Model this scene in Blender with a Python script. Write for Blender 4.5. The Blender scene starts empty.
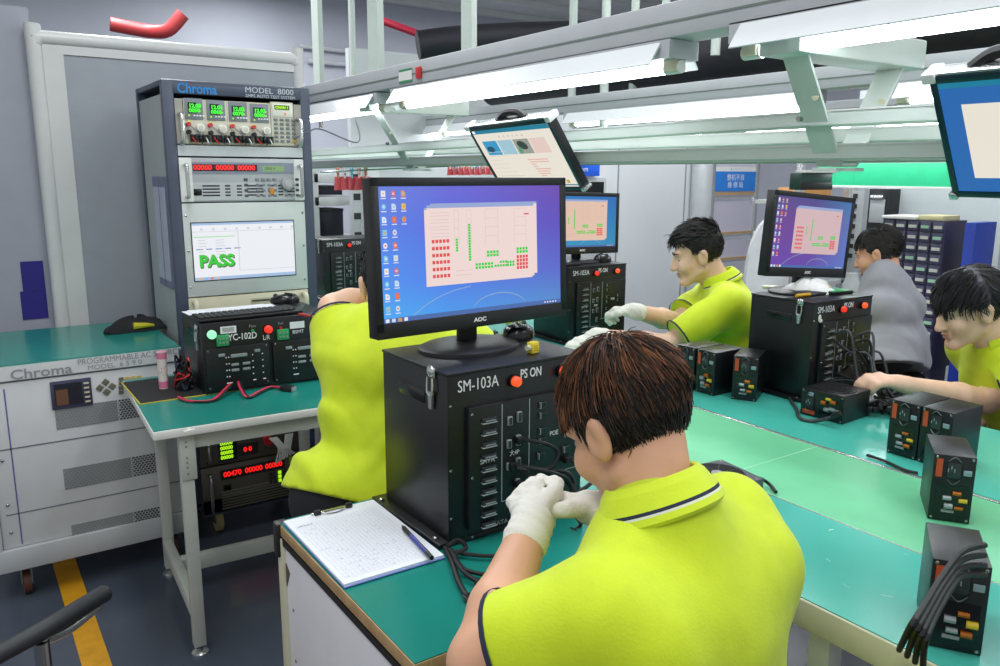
import bpy, bmesh, math, random
import numpy as np
from mathutils import Vector as V, Matrix as M
random.seed(7)
C = bpy.context.scene.collection
R = math.radians
# ------------------------------------------------------------------ camera (1000 x 666 frame, 800 px focal length)
FPX, PIT, ROL, AZ, EYE = 800.0, R(11.3), R(.3), R(34.5), 1.48
FW = np.array([math.sin(AZ)*math.cos(PIT), math.cos(AZ)*math.cos(PIT), -math.sin(PIT)])
_r = np.array([math.cos(AZ), -math.sin(AZ), 0.0]); _u = np.cross(_r, FW)
RT = math.cos(ROL)*_r + math.sin(ROL)*_u; UP = -math.sin(ROL)*_r + math.cos(ROL)*_u
cd = bpy.data.cameras.new('camera'); cam = bpy.data.objects.new('camera', cd); C.objects.link(cam)
cd.sensor_width = 36; cd.lens = 36*FPX/1000; cd.clip_start = .05
cam.matrix_world = M(((RT[0], UP[0], -FW[0], 0), (RT[1], UP[1], -FW[1], 0), (RT[2], UP[2], -FW[2], EYE), (0, 0, 0, 1)))
bpy.context.scene.camera = cam
E0 = np.array([0, 0, EYE])
def ray(x, y): return FW + (x-500)/FPX*RT - (y-333)/FPX*UP
def pz(x, y, z): r = ray(x, y); return E0 + r*(z-EYE)/r[2]     # survey helpers: a sight line met with a real plane of the room
def py(x, y, Y): r = ray(x, y); return E0 + r*Y/r[1]
def px(x, y, X): r = ray(x, y); return E0 + r*X/r[0]
def pd(x, y, d): return E0 + ray(x, y)*d
def s2l(h):
    h = h.lstrip('#'); c = [int(h[i:i+2], 16)/255 for i in (0, 2, 4)]
    return [x/12.92 if x <= .04045 else ((x+.055)/1.055)**2.4 for x in c]+[1]
# ------------------------------------------------------------------ materials
MT = {}
def mat(name, hx, rough=.5, metal=0, var=.06, scale=12, bump=0, bscale=60, coat=0, spec=.5, stretch=None, sheen=0, sss=0, alpha=1, trans=0):
    if name in MT: return MT[name]
    m = bpy.data.materials.new(name); m.use_nodes = True; t = m.node_tree; b = t.nodes['Principled BSDF']
    c = s2l(hx); b.inputs['Roughness'].default_value = rough; b.inputs['Metallic'].default_value = metal
    b.inputs['Coat Weight'].default_value = coat; b.inputs['Specular IOR Level'].default_value = spec
    b.inputs['Alpha'].default_value = alpha; b.inputs['Transmission Weight'].default_value = trans
    if sheen: b.inputs['Sheen Weight'].default_value = sheen
    if sss:
        b.inputs['Subsurface Weight'].default_value = sss; b.inputs['Subsurface Radius'].default_value = (1, .35, .2); b.inputs['Subsurface Scale'].default_value = .008
    tc = t.nodes.new('ShaderNodeTexCoord'); mp = t.nodes.new('ShaderNodeMapping'); t.links.new(tc.outputs['Object'], mp.inputs[0])
    if stretch: mp.inputs['Scale'].default_value = stretch
    n = t.nodes.new('ShaderNodeTexNoise'); n.inputs['Scale'].default_value = scale; n.inputs['Detail'].default_value = 4
    t.links.new(mp.outputs[0], n.inputs['Vector'])
    r = t.nodes.new('ShaderNodeValToRGB'); t.links.new(n.outputs['Fac'], r.inputs[0])
    r.color_ramp.elements[0].position = .3; r.color_ramp.elements[1].position = .7
    r.color_ramp.elements[0].color = [x*(1-var) for x in c[:3]]+[1]; r.color_ramp.elements[1].color = [min(1, x*(1+var)) for x in c[:3]]+[1]
    t.links.new(r.outputs[0], b.inputs['Base Color'])
    if bump:
        n2 = t.nodes.new('ShaderNodeTexNoise'); n2.inputs['Scale'].default_value = bscale; n2.inputs['Detail'].default_value = 3
        t.links.new(mp.outputs[0], n2.inputs['Vector'])
        bp = t.nodes.new('ShaderNodeBump'); bp.inputs['Strength'].default_value = bump; bp.inputs['Distance'].default_value = .01
        t.links.new(n2.outputs['Fac'], bp.inputs['Height']); t.links.new(bp.outputs[0], b.inputs['Normal'])
    MT[name] = m; return m
def emit(name, hx, s=1.0):
    if name in MT: return MT[name]
    m = bpy.data.materials.new(name); m.use_nodes = True; b = m.node_tree.nodes['Principled BSDF']
    b.inputs['Base Color'].default_value = (.02, .02, .02, 1); b.inputs['Roughness'].default_value = .4
    b.inputs['Emission Color'].default_value = s2l(hx); b.inputs['Emission Strength'].default_value = s
    MT[name] = m; return m
def gradient_screen(name, stops_x, stops_z, fac=.5, s=1.0):
    m = bpy.data.materials.new(name); m.use_nodes = True; t = m.node_tree; b = t.nodes['Principled BSDF']
    b.inputs['Base Color'].default_value = (.01, .01, .01, 1); b.inputs['Roughness'].default_value = .35
    tc = t.nodes.new('ShaderNodeTexCoord'); sp = t.nodes.new('ShaderNodeSeparateXYZ'); t.links.new(tc.outputs['Generated'], sp.inputs[0])
    outs = []
    for k, st in ((0, stops_x), (2, stops_z)):
        r = t.nodes.new('ShaderNodeValToRGB'); e = r.color_ramp.elements
        while len(e) < len(st): e.new(.5)
        for i, (p, h) in enumerate(st): e[i].position = p; e[i].color = s2l(h)
        t.links.new(sp.outputs[k], r.inputs[0]); outs.append(r.outputs[0])
    mx = t.nodes.new('ShaderNodeMixRGB'); mx.inputs[0].default_value = fac
    t.links.new(outs[0], mx.inputs[1]); t.links.new(outs[1], mx.inputs[2]); t.links.new(mx.outputs[0], b.inputs['Emission Color'])
    b.inputs['Emission Strength'].default_value = s; return m
# ------------------------------------------------------------------ mesh builder
class MB:
    def __init__(s): s.v = []; s.f = []; s.mi = []; s.ms = []
    def add(s, vs, fs, m, T=None):
        if m not in s.ms: s.ms.append(m)
        k = s.ms.index(m); o = len(s.v)
        if T is not None: vs = [T @ V(v) for v in vs]
        s.v += [tuple(v) for v in vs]; s.f += [tuple(i+o for i in f) for f in fs]; s.mi += [k]*len(fs); return s
    def box(s, x0, x1, y0, y1, z0, z1, m, b=0, T=None, seg=2):
        if not b:
            vs = [(x, y, z) for z in (z0, z1) for y in (y0, y1) for x in (x0, x1)]
            return s.add(vs, [(0, 2, 3, 1), (4, 5, 7, 6), (0, 1, 5, 4), (2, 6, 7, 3), (0, 4, 6, 2), (1, 3, 7, 5)], m, T)
        bm = bmesh.new(); bmesh.ops.create_cube(bm, size=1)
        for v in bm.verts: v.co = ((x0+x1)/2+v.co.x*(x1-x0), (y0+y1)/2+v.co.y*(y1-y0), (z0+z1)/2+v.co.z*(z1-z0))
        bmesh.ops.bevel(bm, geom=bm.edges[:], offset=b, segments=seg, profile=.5, affect='EDGES')
        return s.bm(bm, m, T)
    def bm(s, bm, m, T=None):
        bm.verts.index_update(); s.add([v.co.copy() for v in bm.verts], [[v.index for v in f.verts] for f in bm.faces], m, T); bm.free(); return s
    def bar(s, a, b, w, h, m, up=(0, 0, 1), bev=0):       # a bar of w x h section from a to b
        a, b = V(a), V(b); d = b-a; L = d.length; z = d.normalized(); x = V(up).cross(z)
        if x.length < 1e-4: x = V((1, 0, 0)).cross(z)
        x.normalize(); y = z.cross(x)
        T = M(((x.x, y.x, z.x, a.x), (x.y, y.y, z.y, a.y), (x.z, y.z, z.z, a.z), (0, 0, 0, 1)))
        return s.box(-w/2, w/2, -h/2, h/2, 0, L, m, bev, T)
    def cyl(s, a, b, r, m, r2=None, n=16, T=None):
        a, b = V(a), V(b); r2 = r if r2 is None else r2; z = (b-a).normalized(); x = z.orthogonal().normalized(); y = z.cross(x); vs = []
        for c, q in ((a, r), (b, r2)):
            vs += [c+(x*math.cos(2*math.pi*i/n)+y*math.sin(2*math.pi*i/n))*q for i in range(n)]
        fs = [(i, (i+1) % n, n+(i+1) % n, n+i) for i in range(n)]+[tuple(range(n-1, -1, -1)), tuple(range(n, 2*n))]
        return s.add(vs, fs, m, T)
    def tube(s, pts, r, m, n=8, sub=6, T=None, cap=True):
        P = [V(p) for p in pts]
        if sub > 1 and len(P) > 2:
            Q = []
            for i in range(len(P)-1):
                p0, p1, p2, p3 = P[max(i-1, 0)], P[i], P[i+1], P[min(i+2, len(P)-1)]
                for j in range(sub):
                    t = j/sub
                    Q.append(.5*((2*p1)+(p2-p0)*t+(2*p0-5*p1+4*p2-p3)*t*t+(3*p1-p0-3*p2+p3)*t**3))
            P = Q+[P[-1]]
        rr = r if isinstance(r, (list, tuple)) else [r]*len(P)
        if len(rr) != len(P): rr = [rr[0]+(rr[-1]-rr[0])*i/(len(P)-1) for i in range(len(P))]
        vs = []; x = None
        for i, p in enumerate(P):
            d = (P[min(i+1, len(P)-1)]-P[max(i-1, 0)]).normalized()
            x = d.orthogonal().normalized() if x is None else (x-d*x.dot(d)).normalized()
            y = d.cross(x)
            vs += [p+(x*math.cos(2*math.pi*k/n)+y*math.sin(2*math.pi*k/n))*rr[i] for k in range(n)]
        fs = [(i*n+k, i*n+(k+1) % n, (i+1)*n+(k+1) % n, (i+1)*n+k) for i in range(len(P)-1) for k in range(n)]
        if cap: fs += [tuple(range(n-1, -1, -1)), tuple(range((len(P)-1)*n, len(P)*n))]
        return s.add(vs, fs, m, T)
    def lathe(s, prof, m, n=28, T=None):
        vs = [(r*math.cos(2*math.pi*i/n), r*math.sin(2*math.pi*i/n), z) for r, z in prof for i in range(n)]
        fs = [(j*n+i, j*n+(i+1) % n, (j+1)*n+(i+1) % n, (j+1)*n+i) for j in range(len(prof)-1) for i in range(n)]
        if prof[0][0] > 1e-5: fs.append(tuple(range(n-1, -1, -1)))
        if prof[-1][0] > 1e-5: fs.append(tuple(range((len(prof)-1)*n, len(prof)*n)))
        return s.add(vs, fs, m, T)
    def prism(s, poly, a0, a1, m, axis='y', T=None):       # polygon (two coords) swept along an axis
        n = len(poly); f = {'y': lambda p, a: (p[0], a, p[1]), 'x': lambda p, a: (a, p[0], p[1]), 'z': lambda p, a: (p[0], p[1], a)}[axis]
        vs = [f(p, a0) for p in poly]+[f(p, a1) for p in poly]
        bm = bmesh.new(); q = [bm.verts.new(v) for v in vs]
        bm.faces.new(q[:n]); bm.faces.new(q[n:])
        for i in range(n): bm.faces.new((q[i], q[(i+1) % n], q[n+(i+1) % n], q[n+i]))
        bmesh.ops.recalc_face_normals(bm, faces=bm.faces[:]); return s.bm(bm, m, T)
    def ball(s, c, r, m, n=16, T=None):
        r = (r, r, r) if not hasattr(r, '__len__') else r
        vs = []; k = n//2
        for j in range(k+1):
            th = math.pi*j/k
            vs += [(c[0]+r[0]*math.sin(th)*math.cos(2*math.pi*i/n), c[1]+r[1]*math.sin(th)*math.sin(2*math.pi*i/n), c[2]+r[2]*math.cos(th)) for i in range(n)]
        return s.add(vs, [(j*n+i, (j+1)*n+i, (j+1)*n+(i+1) % n, j*n+(i+1) % n) for j in range(k) for i in range(n)], m, T)
    def plate(s, x0, x1, z0, z1, y, m, T=None): return s.add([(x0, y, z0), (x1, y, z0), (x1, y, z1), (x0, y, z1)], [(0, 1, 2, 3)], m, T)
    def quad(s, p, m): return s.add(p, [tuple(range(len(p)))], m)
    def text(s, st, x, z, size, m, y=0, al='CENTER', T=None, sx=1, ext=.0003, bold=0):
        cu = bpy.data.curves.new('t', 'FONT'); cu.body = st; cu.size = size; cu.align_x = al; cu.align_y = 'CENTER'; cu.extrude = ext; cu.resolution_u = 3; cu.offset = 0 if 'M' in st else bold
        ob = bpy.data.objects.new('t', cu); C.objects.link(ob); dg = bpy.context.evaluated_depsgraph_get()
        me = bpy.data.meshes.new_from_object(ob.evaluated_get(dg))
        s.add([(x+v.co.x*sx, y-v.co.z, z+v.co.y) for v in me.vertices], [tuple(p.vertices) for p in me.polygons], m, T)
        bpy.data.objects.remove(ob); bpy.data.curves.remove(cu); bpy.data.meshes.remove(me); return s
    def split(s, name, parent=None, label=None):
        """every loose piece becomes an object of its own"""
        p = list(range(len(s.v)))
        def find(a):
            while p[a] != a: p[a] = p[p[a]]; a = p[a]
            return a
        for f in s.f:
            for i in f[1:]: p[find(i)] = find(f[0])
        G = {}
        for f, mi in zip(s.f, s.mi): G.setdefault(find(f[0]), []).append((f, mi))
        for fs in G.values():
            ids = sorted({i for f, _ in fs for i in f}); mp = {i: k for k, i in enumerate(ids)}; q = MB()
            for f, mi in fs: q.add([], [], s.ms[mi])
            q.v = [s.v[i] for i in ids]; q.f = [tuple(mp[i] for i in f) for f, _ in fs]; q.mi = [q.ms.index(s.ms[mi]) for _, mi in fs]; q.build(name, parent, label=label)
    def build(s, name, parent=None, loc=None, rz=0, kind=None, label=None, ang=38):
        me = bpy.data.meshes.new(name); me.from_pydata(s.v, [], s.f); me.update()
        for m in s.ms: me.materials.append(m)
        me.polygons.foreach_set('material_index', s.mi); me.polygons.foreach_set('use_smooth', [True]*len(s.f))
        try: me.set_sharp_from_angle(angle=R(ang))
        except Exception: pass
        o = bpy.data.objects.new(name, me); C.objects.link(o); o.parent = parent
        if loc is not None: o.location = loc
        o.rotation_euler = (0, 0, rz)
        if kind: o['kind'] = kind
        if label: o['label'] = label
        return o
def lump(rx, ry, h, m, seed=1, n=24, k=8):
    rr = random.Random(seed); q = MB(); vs = []
    for j in range(k+1):
        f = j/k
        for i in range(n):
            th = 2*math.pi*i/n; r = math.cos(f*1.5)*(1+.14*math.sin(3*th+seed)+.1*math.sin(7*th+f*3)+.05*rr.random()); vs.append((rx*r*math.cos(th), ry*r*math.sin(th), h*math.sin(f*1.5)*(1+.2*math.sin(2*th+.5)+.16*math.sin(5*th+f*4))))
    return q.add(vs, [(j*n+i, j*n+(i+1) % n, (j+1)*n+(i+1) % n, (j+1)*n+i) for j in range(k) for i in range(n)]+[tuple(k*n+i for i in range(n))], m)
def tag(o, label, cat, group=None, kind=None):
    o['label'] = label; o['category'] = cat
    if group: o['group'] = group
    if kind: o['kind'] = kind
    return o
def thing(name, label, cat, loc, rz=0, group=None):
    o = bpy.data.objects.new(name, None); C.objects.link(o); o.empty_display_size = .05
    o.location = tuple(loc); o.rotation_euler = (0, 0, rz); return tag(o, label, cat, group)
def copy_tree(o, parent=None):
    c = o.copy(); C.objects.link(c); c.parent = parent
    for ch in list(o.children): copy_tree(ch, c)
    return c
def rotz(a): return M.Rotation(a, 4, 'Z')
# ------------------------------------------------------------------ palette
green = mat('green_mat', '1d8276', .22, var=.06, scale=5, bump=.03, bscale=9)
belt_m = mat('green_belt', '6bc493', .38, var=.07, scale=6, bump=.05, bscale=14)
white_metal = mat('white_metal', 'd6d9d6', .4, var=.03)
pale_metal = mat('pale_green_metal', 'c9d3cc', .35, var=.04, scale=5)
cream = mat('cream_metal', 'cbc8ae', .45, var=.03)
lgrey = mat('light_grey_metal', 'b9bdbf', .45, var=.03)
silver = mat('silver', 'c8cac9', .25, .8, var=.04)
steel = mat('steel', 'a8a9a7', .25, 1, var=.05)
navy = mat('navy_paint', '434a5c', .4, var=.06)
black = mat('black_paint', '14161a', .36, var=.2, scale=8, bump=.04, bscale=250)
blackp = mat('black_plastic', '17181b', .4, var=.15, bump=.03, bscale=200)
blackg = mat('black_gloss', '0d0e10', .2, var=.1)
rubber = mat('black_rubber', '121215', .55, var=.15)
dgrey = mat('dark_grey', '3a3c40', .5, var=.1)
whitep = mat('white_plastic', 'e4e4e0', .4, var=.02)
wtext = mat('white_ink', 'e8e8e8', .6, var=.01)
gtext = mat('grey_ink', '8d9094', .6, var=.01)
paper_m = mat('white_paper', 'e6e8ee', .8, var=.02)
red_p = mat('red_plastic', 'c8282a', .35, var=.05)
yel_p = mat('yellow_plastic', 'e6cf3a', .4, var=.05)
wood = mat('wood_edge', 'b59468', .5, var=.15, scale=30, stretch=(6, 1, 1))
pcb = mat('green_circuit', '2f9a5a', .4, var=.2, scale=200)
red_led = emit('red_led', 'ff1c18', 1.1); green_led = emit('green_led', '40ff30', 1.0); orange_led = emit('orange_lamp', 'ff5a24', 1.0)
lime_led = emit('lime_led', 'b8ff20', .9); mint_led = emit('mint_lamp', 'a8ffd0', 1.0)
tube_m = emit('lit_tube', 'f6fbff', 15.0)
# ------------------------------------------------------------------ the room
floor_m = mat('grey_blue_floor', '4a515e', .22, var=.12, scale=3, bump=.02, bscale=6)
MB().box(-3, 9, -2.5, 9, -.1, 0, floor_m).build('floor', kind='structure')
yl = mat('yellow_line', 'd89a18', .4, var=.12, scale=20)
a, b = pz(78, 556, 0), pz(108, 640, 0)
MB().box(.195, .272, .2, 3.35, 0, .0015, yl).build('trim_1', kind='structure')
MB().box(3.2, 3.28, -.5, 4.4, 0, .0015, yl).build('trim_2', kind='structure')
wall_m = mat('pale_wall', 'd2d5d8', .6, var=.03, scale=2)
far_m = mat('lilac_wall', 'b9bcc7', .6, var=.04, scale=2)
jm = mat('wall_joint', '878b90', .6)
# far wall with its dark cable band and a conduit
w = MB(); w.box(-3, 9, 8.4, 8.5, 0, 3.6, far_m); w.box(-3, 9, 8.38, 8.4, 2.1, 2.28, mat('dark_band', '6d7180', .6)); w.build('wall_back', kind='structure')
w = MB(); w.box(8.6, 8.7, -1.5, 8.4, 0, 3.6, far_m); w.build('wall_right', kind='structure')
# panel partition behind the second worker, a run of flat sheets with thin joints, ends in a steel column
a = py(583, 150, 4.9)[0]; e = py(689, 150, 4.9)[0]
w = MB(); w.box(2.2, e+.12, 4.9, 4.95, 0, 2.25, wall_m)
for q in (py(618.5, 165, 4.9)[0], py(686, 165, 4.9)[0]): w.box(q-.006, q+.006, 4.896, 4.9, 0, 2.25, jm)
w.build('wall_partition', kind='structure')
c0 = py(690, 165, 4.85)[0]
w = MB(); w.cyl((c0+.12, 4.8, 0), (c0+.12, 4.8, 3.4), .1, mat('column_paint', 'c4c8cb', .25, .3, var=.03), n=32); w.build('wall_column', kind='structure')
# doorway panel in the partition with its dark pane
x0, z0 = py(582, 178, 4.88)[0], 0; x1 = py(606, 178, 4.88)[0]; zt = py(594, 178, 4.88)[2]
w = MB(); w.box(x0-.25, x1, 4.875, 4.895, 0, zt, lgrey); w.box(x0-.22, x1-.03, 4.868, 4.875, zt-.16, zt-.03, blackg)
w.build('door_1', kind='structure')
# ceiling with ribs
w = MB(); cm = mat('ceiling_sheet', 'c9cbc8', .7, var=.04, scale=3)
w.box(-3, 8.7, 2.4, 8.5, 3.3, 3.36, cm)
for i in range(9): w.box(-3, 8.7, 2.8+i*.65, 2.86+i*.65, 3.24, 3.3, cm)
w.build('ceiling', kind='structure')
# ------------------------------------------------------------------ overhead: ducts and pipes
duct_m = mat('black_insulation', '1d1d26', .6, var=.2, scale=5, bump=.2, bscale=10)
o = MB().tube([pd(418, 46, 4.6), pd(470, 40, 4.65), pd(560, 36, 4.7), pd(660, 34, 4.75), pd(780, 22, 4.8)], .085, duct_m, n=16)
tag(o.build('insulated_duct'), 'black lagged duct with a blunt end high above the flat monitors', 'duct')
o = MB().tube([(3.1, 4.6, 2.03), (3.1, 3.6, 2.03), (3.1, 2.6, 2.03), (3.1, 1.5, 2.03), (3.1, 0, 2.03)], .11, duct_m, n=20)
tag(o.build('insulated_duct'), 'thick black duct running behind the front lamp row', 'duct')
o = MB().tube([pd(110, 24, 4.9), pd(148, 31, 5), pd(168, 30, 5), pd(183, 14, 5)], .042, mat('red_pipe_paint', 'b23a3c', .4), n=14)
tag(o.build('red_pipe'), 'thick red pipe above the grey partition board', 'pipe')
o = MB().tube([pd(380, 20, 6.5), pd(440, 41, 6.5), pd(470, 45, 6.5), pd(530, 52, 6.5), pd(600, 60, 6.5)], .03, mat('crimson_pipe', 'a01c34', .4), n=10)
tag(o.build('red_pipe'), 'thin crimson sprinkler pipe crossing below the lagged duct', 'pipe')
o = MB().tube([pd(890, 46, 3.4), pd(920, 56, 3.4), pd(960, 66, 3.4), pd(1010, 78, 3.4)], .012, mat('crimson_pipe', 'a01c34', .4), n=8)
tag(o.build('red_pipe'), 'short crimson pipe near the hanging monitor at the edge', 'pipe')
cond = mat('conduit', 'cfd2d4', .35, .2)
for pts, lab in (([(308, 61), (340, 64), (370, 66), (395, 67), (399, 72), (399, 86)], 'white conduit bending down beside the wide hanging post'),
                 ([(300, 46), (380, 55), (450, 62), (540, 74)], 'long white conduit across the far wall'),
                 ([(440, 75), (443, 69), (450, 68), (462, 69)], 'short white conduit bend above the long lamp batten')):
    tag(MB().tube([py(x, y, 8.34) for x, y in pts], .022, cond, n=8, sub=3).build('conduit'), lab, 'conduit', 'white conduits on the far wall')
# hanging posts
for x, y0, y1, d, wd, lab in ((317, 20, 118, 4.6, .045, 'narrow white hanging post nearest the grey test rack'), (352, 28, 92, 4.4, .022, 'thin round hanging rod with a clamp at its top'),
                         (375.5, 20, 92, 4.1, .06, 'pale square hanging post with a bolt under it'), (469, 20, 80, 3.4, .05, 'white hanging post above the tilted monitor')):
    t = pd(x, y0, d); b = pd(x, y1, d); q = MB()
    if wd > .03: q.bar((t[0], t[1], b[2]), (t[0], t[1], 3.3), wd, wd, pale_metal, up=(1, .6, 0))
    else: q.cyl((t[0], t[1], b[2]), (t[0], t[1], 3.3), wd/2*1.6, pale_metal)
    o = q.build('hanging_post')
    q = MB(); q.cyl((t[0], t[1], b[2]-.05), (t[0], t[1], b[2]), .012, steel, n=10); q.split('bolt', o)
    tag(o, lab, 'post', 'hanging posts')
for x, y0, y1, d in ((604, 96, 128, 4.0), (633, 78, 100, 4.2), (663, 78, 96, 4.2), (572, 85, 100, 4.3), (716, 40, 55, 3.6)):
    t = pd(x, y0, d); b = pd(x, y1, d)
    tag(MB().cyl((t[0], t[1], b[2]), (t[0], t[1], 3.3), .022, pale_metal, n=10).build('hanging_rod'), 'slim pale rod holding the second lamp row', 'rod', 'rods over the second lamp row')
# ------------------------------------------------------------------ lamps
refl = mat('reflector_white', 'e2e6e8', .3, var=.02); trunk_m = mat('trunking', 'b4b7bb', .4, var=.03)
def lamp(X, Z, y0, y1, label, group, side=-1):
    """a batten lamp along Y: trunk above, slanted reflector wing, tube and two end sockets"""
    L = y1-y0; t = thing('tube_lamp', label, 'lamp', (X, y0, Z), 0, group)
    q = MB(); q.prism([(-.05, .055), (.05, .055), (.05, .012), (-.05, .012)], 0, L, trunk_m); q.build('batten', t)
    q = MB(); q.prism([(-.05, .05), (-.085, -.002), (-.083, -.004), (-.046, .046)], .03, L-.03, refl); q.prism([(.05, .05), (.085, -.002), (.083, -.004), (.046, .046)], .03, L-.03, refl)
    q.build('reflector', t)
    q = MB(); q.cyl((0, .06, -.004), (0, L-.06, -.004), .014, tube_m, n=12); q.build('tube', t)
    for yy in (.03, L-.03):
        q = MB(); q.box(-.02, .02, yy-.02, yy+.02, -.014, .03, cream, .005); q.cyl((0, yy-.024, -.004), (0, yy+.024, -.004), .0155, whitep, n=12); q.build('socket', t)
    return t
LA = 'lamps of the front row'
lamp(1.5, 1.735, 2.98, 4.25, 'lit tube lamp beside the test rack, far end of the front row', LA)
lamp(1.5, 1.738, 1.41, 2.86, 'long lit tube lamp above the upright monitor with the error chart', LA)
lamp(1.5, 1.747, -.15, 1.235, 'lit tube lamp cut by the top edge, above the slanted bracket legs', LA)
LB = 'lamps of the second row'
lamp(2.8, 1.74, 1.93, 3.42, 'lit tube lamp above the black-haired worker in profile', LB)
lamp(2.8, 1.74, .35, 1.62, 'lit tube lamp beside the hanging monitor at the edge', LB)
lamp(2.8, 1.74, 3.6, 5.0, 'lit tube lamp seen behind the tilted hanging monitor', LB)
LC = 'lamps of the rear rows'
for i, (X, y0, lab) in enumerate(((4.1, 5.2, 'small lit lamp behind the left slanted bracket'), (4.1, 2.0, 'lit lamp of the rear row above the green banner'), (4.1, 3.6, 'lit lamp of the rear row behind the lower rails'), (5.4, 5.4, 'farthest small lit lamp behind the red tags'))):
    lamp(X, 1.735, y0, y0+1.35, lab, LC)
# continuous trunking above the lamps
for X, y0, y1, lab in ((1.5, -.2, 4.9, 'long grey cable trunking over the front lamp row'), (2.8, .2, 5.2, 'grey cable trunking over the second lamp row'), (4.1, 1.2, 6.6, 'grey cable trunking over the rear lamp row')):
    q = MB(); q.box(X-.05, X+.05, y0, y1, 1.795, 1.875, trunk_m, .004); q.box(X-.052, X+.052, y0, y1, 1.828, 1.833, mat('trunk_seam', '6f7a74', .5)); o = q.build('cable_trunking')
    if X < 2:
        for p in (px(405, 94, X-.053), px(404, 88, X-.053)): pass
        y = px(405, 92, 1.445)[1]
        MB().box(X-.0535, X-.052, y-.05, y+.05, 1.845, 1.853, mat('green_label', '2f8a58', .5)).box(X-.0535, X-.052, y-.05, y+.05, 1.805, 1.813, mat('green_label', '2f8a58', .5)).box(X-.0535, X-.052, y-.05, y+.05, 1.813, 1.845, whitep).build('label_strip', o)
        y = px(419, 91, 1.445)[1]; MB().box(X-.06, X-.052, y-.018, y+.018, 1.81, 1.85, red_p, .003).build('switch', o)
    tag(o, lab, 'trunking', 'cable trunking runs')
# ------------------------------------------------------------------ hanging rails and V brackets
YK = (1.11, 3.12)
def bracket(y, label):
    t = thing('rail_bracket', label, 'bracket', (1.7, y, 1.5), 0, 'slanted brackets carrying the rails')
    q = MB(); q.box(-.24, .24, -.05, .05, .225, .29, pale_metal, .004); q.build('cross_box', t)
    for s in (-1, 1):
        a, b = (s*.19, 0, .24), (s*.028, 0, .0)
        q = MB(); q.bar(a, b, .006, .062, pale_metal, up=(0, 1, 0)); q.build('leg', t)
        q = MB(); q.cyl((s*.125-.006, -.02, .145), (s*.125+.006, -.02, .145), .009, cream, n=10); q.cyl((s*.125-.006, .02, .1), (s*.125+.006, .02, .1), .006, steel, n=10); q.split('bolt', t)
    q = MB(); q.box(-.05, .06, -.03, .03, -.012, -.004, pale_metal); q.build('foot_plate', t)
bracket(YK[0], 'slanted pair of flat rail brackets above the right testers')
bracket(YK[1], 'slanted pair of flat rail brackets above the red hanging tags')
def rail(x, z_l, z_k, z_r, lab):
    y = [4.7, 3.12, 1.11, -.3]; z = [z_l-.01, z_l, z_k, z_r]; t = MB()
    for i in range(3):
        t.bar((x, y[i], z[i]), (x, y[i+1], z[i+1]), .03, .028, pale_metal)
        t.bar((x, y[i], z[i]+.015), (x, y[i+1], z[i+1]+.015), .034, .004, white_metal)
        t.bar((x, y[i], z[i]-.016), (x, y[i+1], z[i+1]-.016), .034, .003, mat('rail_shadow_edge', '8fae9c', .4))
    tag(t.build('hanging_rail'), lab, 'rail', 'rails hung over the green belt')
rail(1.62, 1.585, 1.602, 1.592, 'upper hanging rail on the near bracket leg')
rail(1.79, 1.575, 1.572, 1.565, 'upper hanging rail behind the near bracket leg')
rail(1.665, 1.527, 1.531, 1.528, 'lowest hanging rail with a yellow tape patch')
rail(1.745, 1.525, 1.525, 1.525, 'lower hanging rail behind the taped rail')
# ------------------------------------------------------------------ left side: partition board, rack, AC source, table
Yb = 3.85
TLb, TRb = py(50, 35, Yb), py(303, 56, Yb); il = py(62, 47.4, Yb)
x0, x1, zt = .335, TRb[0]-.01, TRb[2]
t = thing('partition_board', 'tall grey partition board in a rounded white tube frame behind the rack', 'partition', (x0, Yb, 0))
W = x1-x0
MB().box(.06, W-.03, -.012, .012, .1, zt-.05, mat('board_grey', '9a9fa7', .55, var=.03)).build('board', t)
fr_m = mat('board_frame', 'cfd0cf', .35, var=.03)
q = MB(); q.tube([(.03, 0, 0), (.03, 0, zt-.12), (.03, 0, zt-.05), (.055, 0, zt-.025), (.1, 0, zt-.02), (W-.1, 0, zt-.02), (W-.05, 0, zt-.025), (W-.022, 0, zt-.05), (W-.02, 0, zt-.12), (W-.02, 0, 0)], .03, fr_m, n=14, sub=4)
q.box(.035, W-.02, -.02, .02, .1, .14, fr_m); q.build('frame', t)
q = MB(); q.box(.055, il[0]-x0, -.018, .018, .1, zt-.0801, fr_m); q.box(.0552, W-.03, -.018, .018, zt-.08, zt-.045, fr_m); q.build('inner_trim', t)
# glazed door leaf at the far left with a handle and blue notices
x = .30
t = thing('cabinet_door', 'pale tall door leaf with brass handle and dark blue notices, left of the board', 'door', (-.3, 3.9, 0))
MB().box(0, .66, 0, .03, .02, zt+.1, mat('door_leaf', '9fa2ad', .3, var=.03)).build('leaf', t)
h = py(56, 262, 3.87); q = MB(); q.cyl((h[0]+.27, -.04, h[2]), (h[0]+.3+.035, -.04, h[2]), .008, mat('brass', 'b8a46a', .3, .9)); q.cyl((h[0]+.3+.02, -.045, h[2]), (h[0]+.3+.02, 0, h[2]), .014, steel); q.build('handle', t)
for (a0, b0, a1, b1) in ((20, 292, 49, 318), (20, 262, 46, 290)):
    p, s_ = py(a0, b0, 3.89), py(a1, b1, 3.89); MB().box(p[0]+.3, s_[0]+.3, -.004, 0, s_[2], p[2], mat('blue_notice', '241a7a', .6)).build('notice', t)

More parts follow.
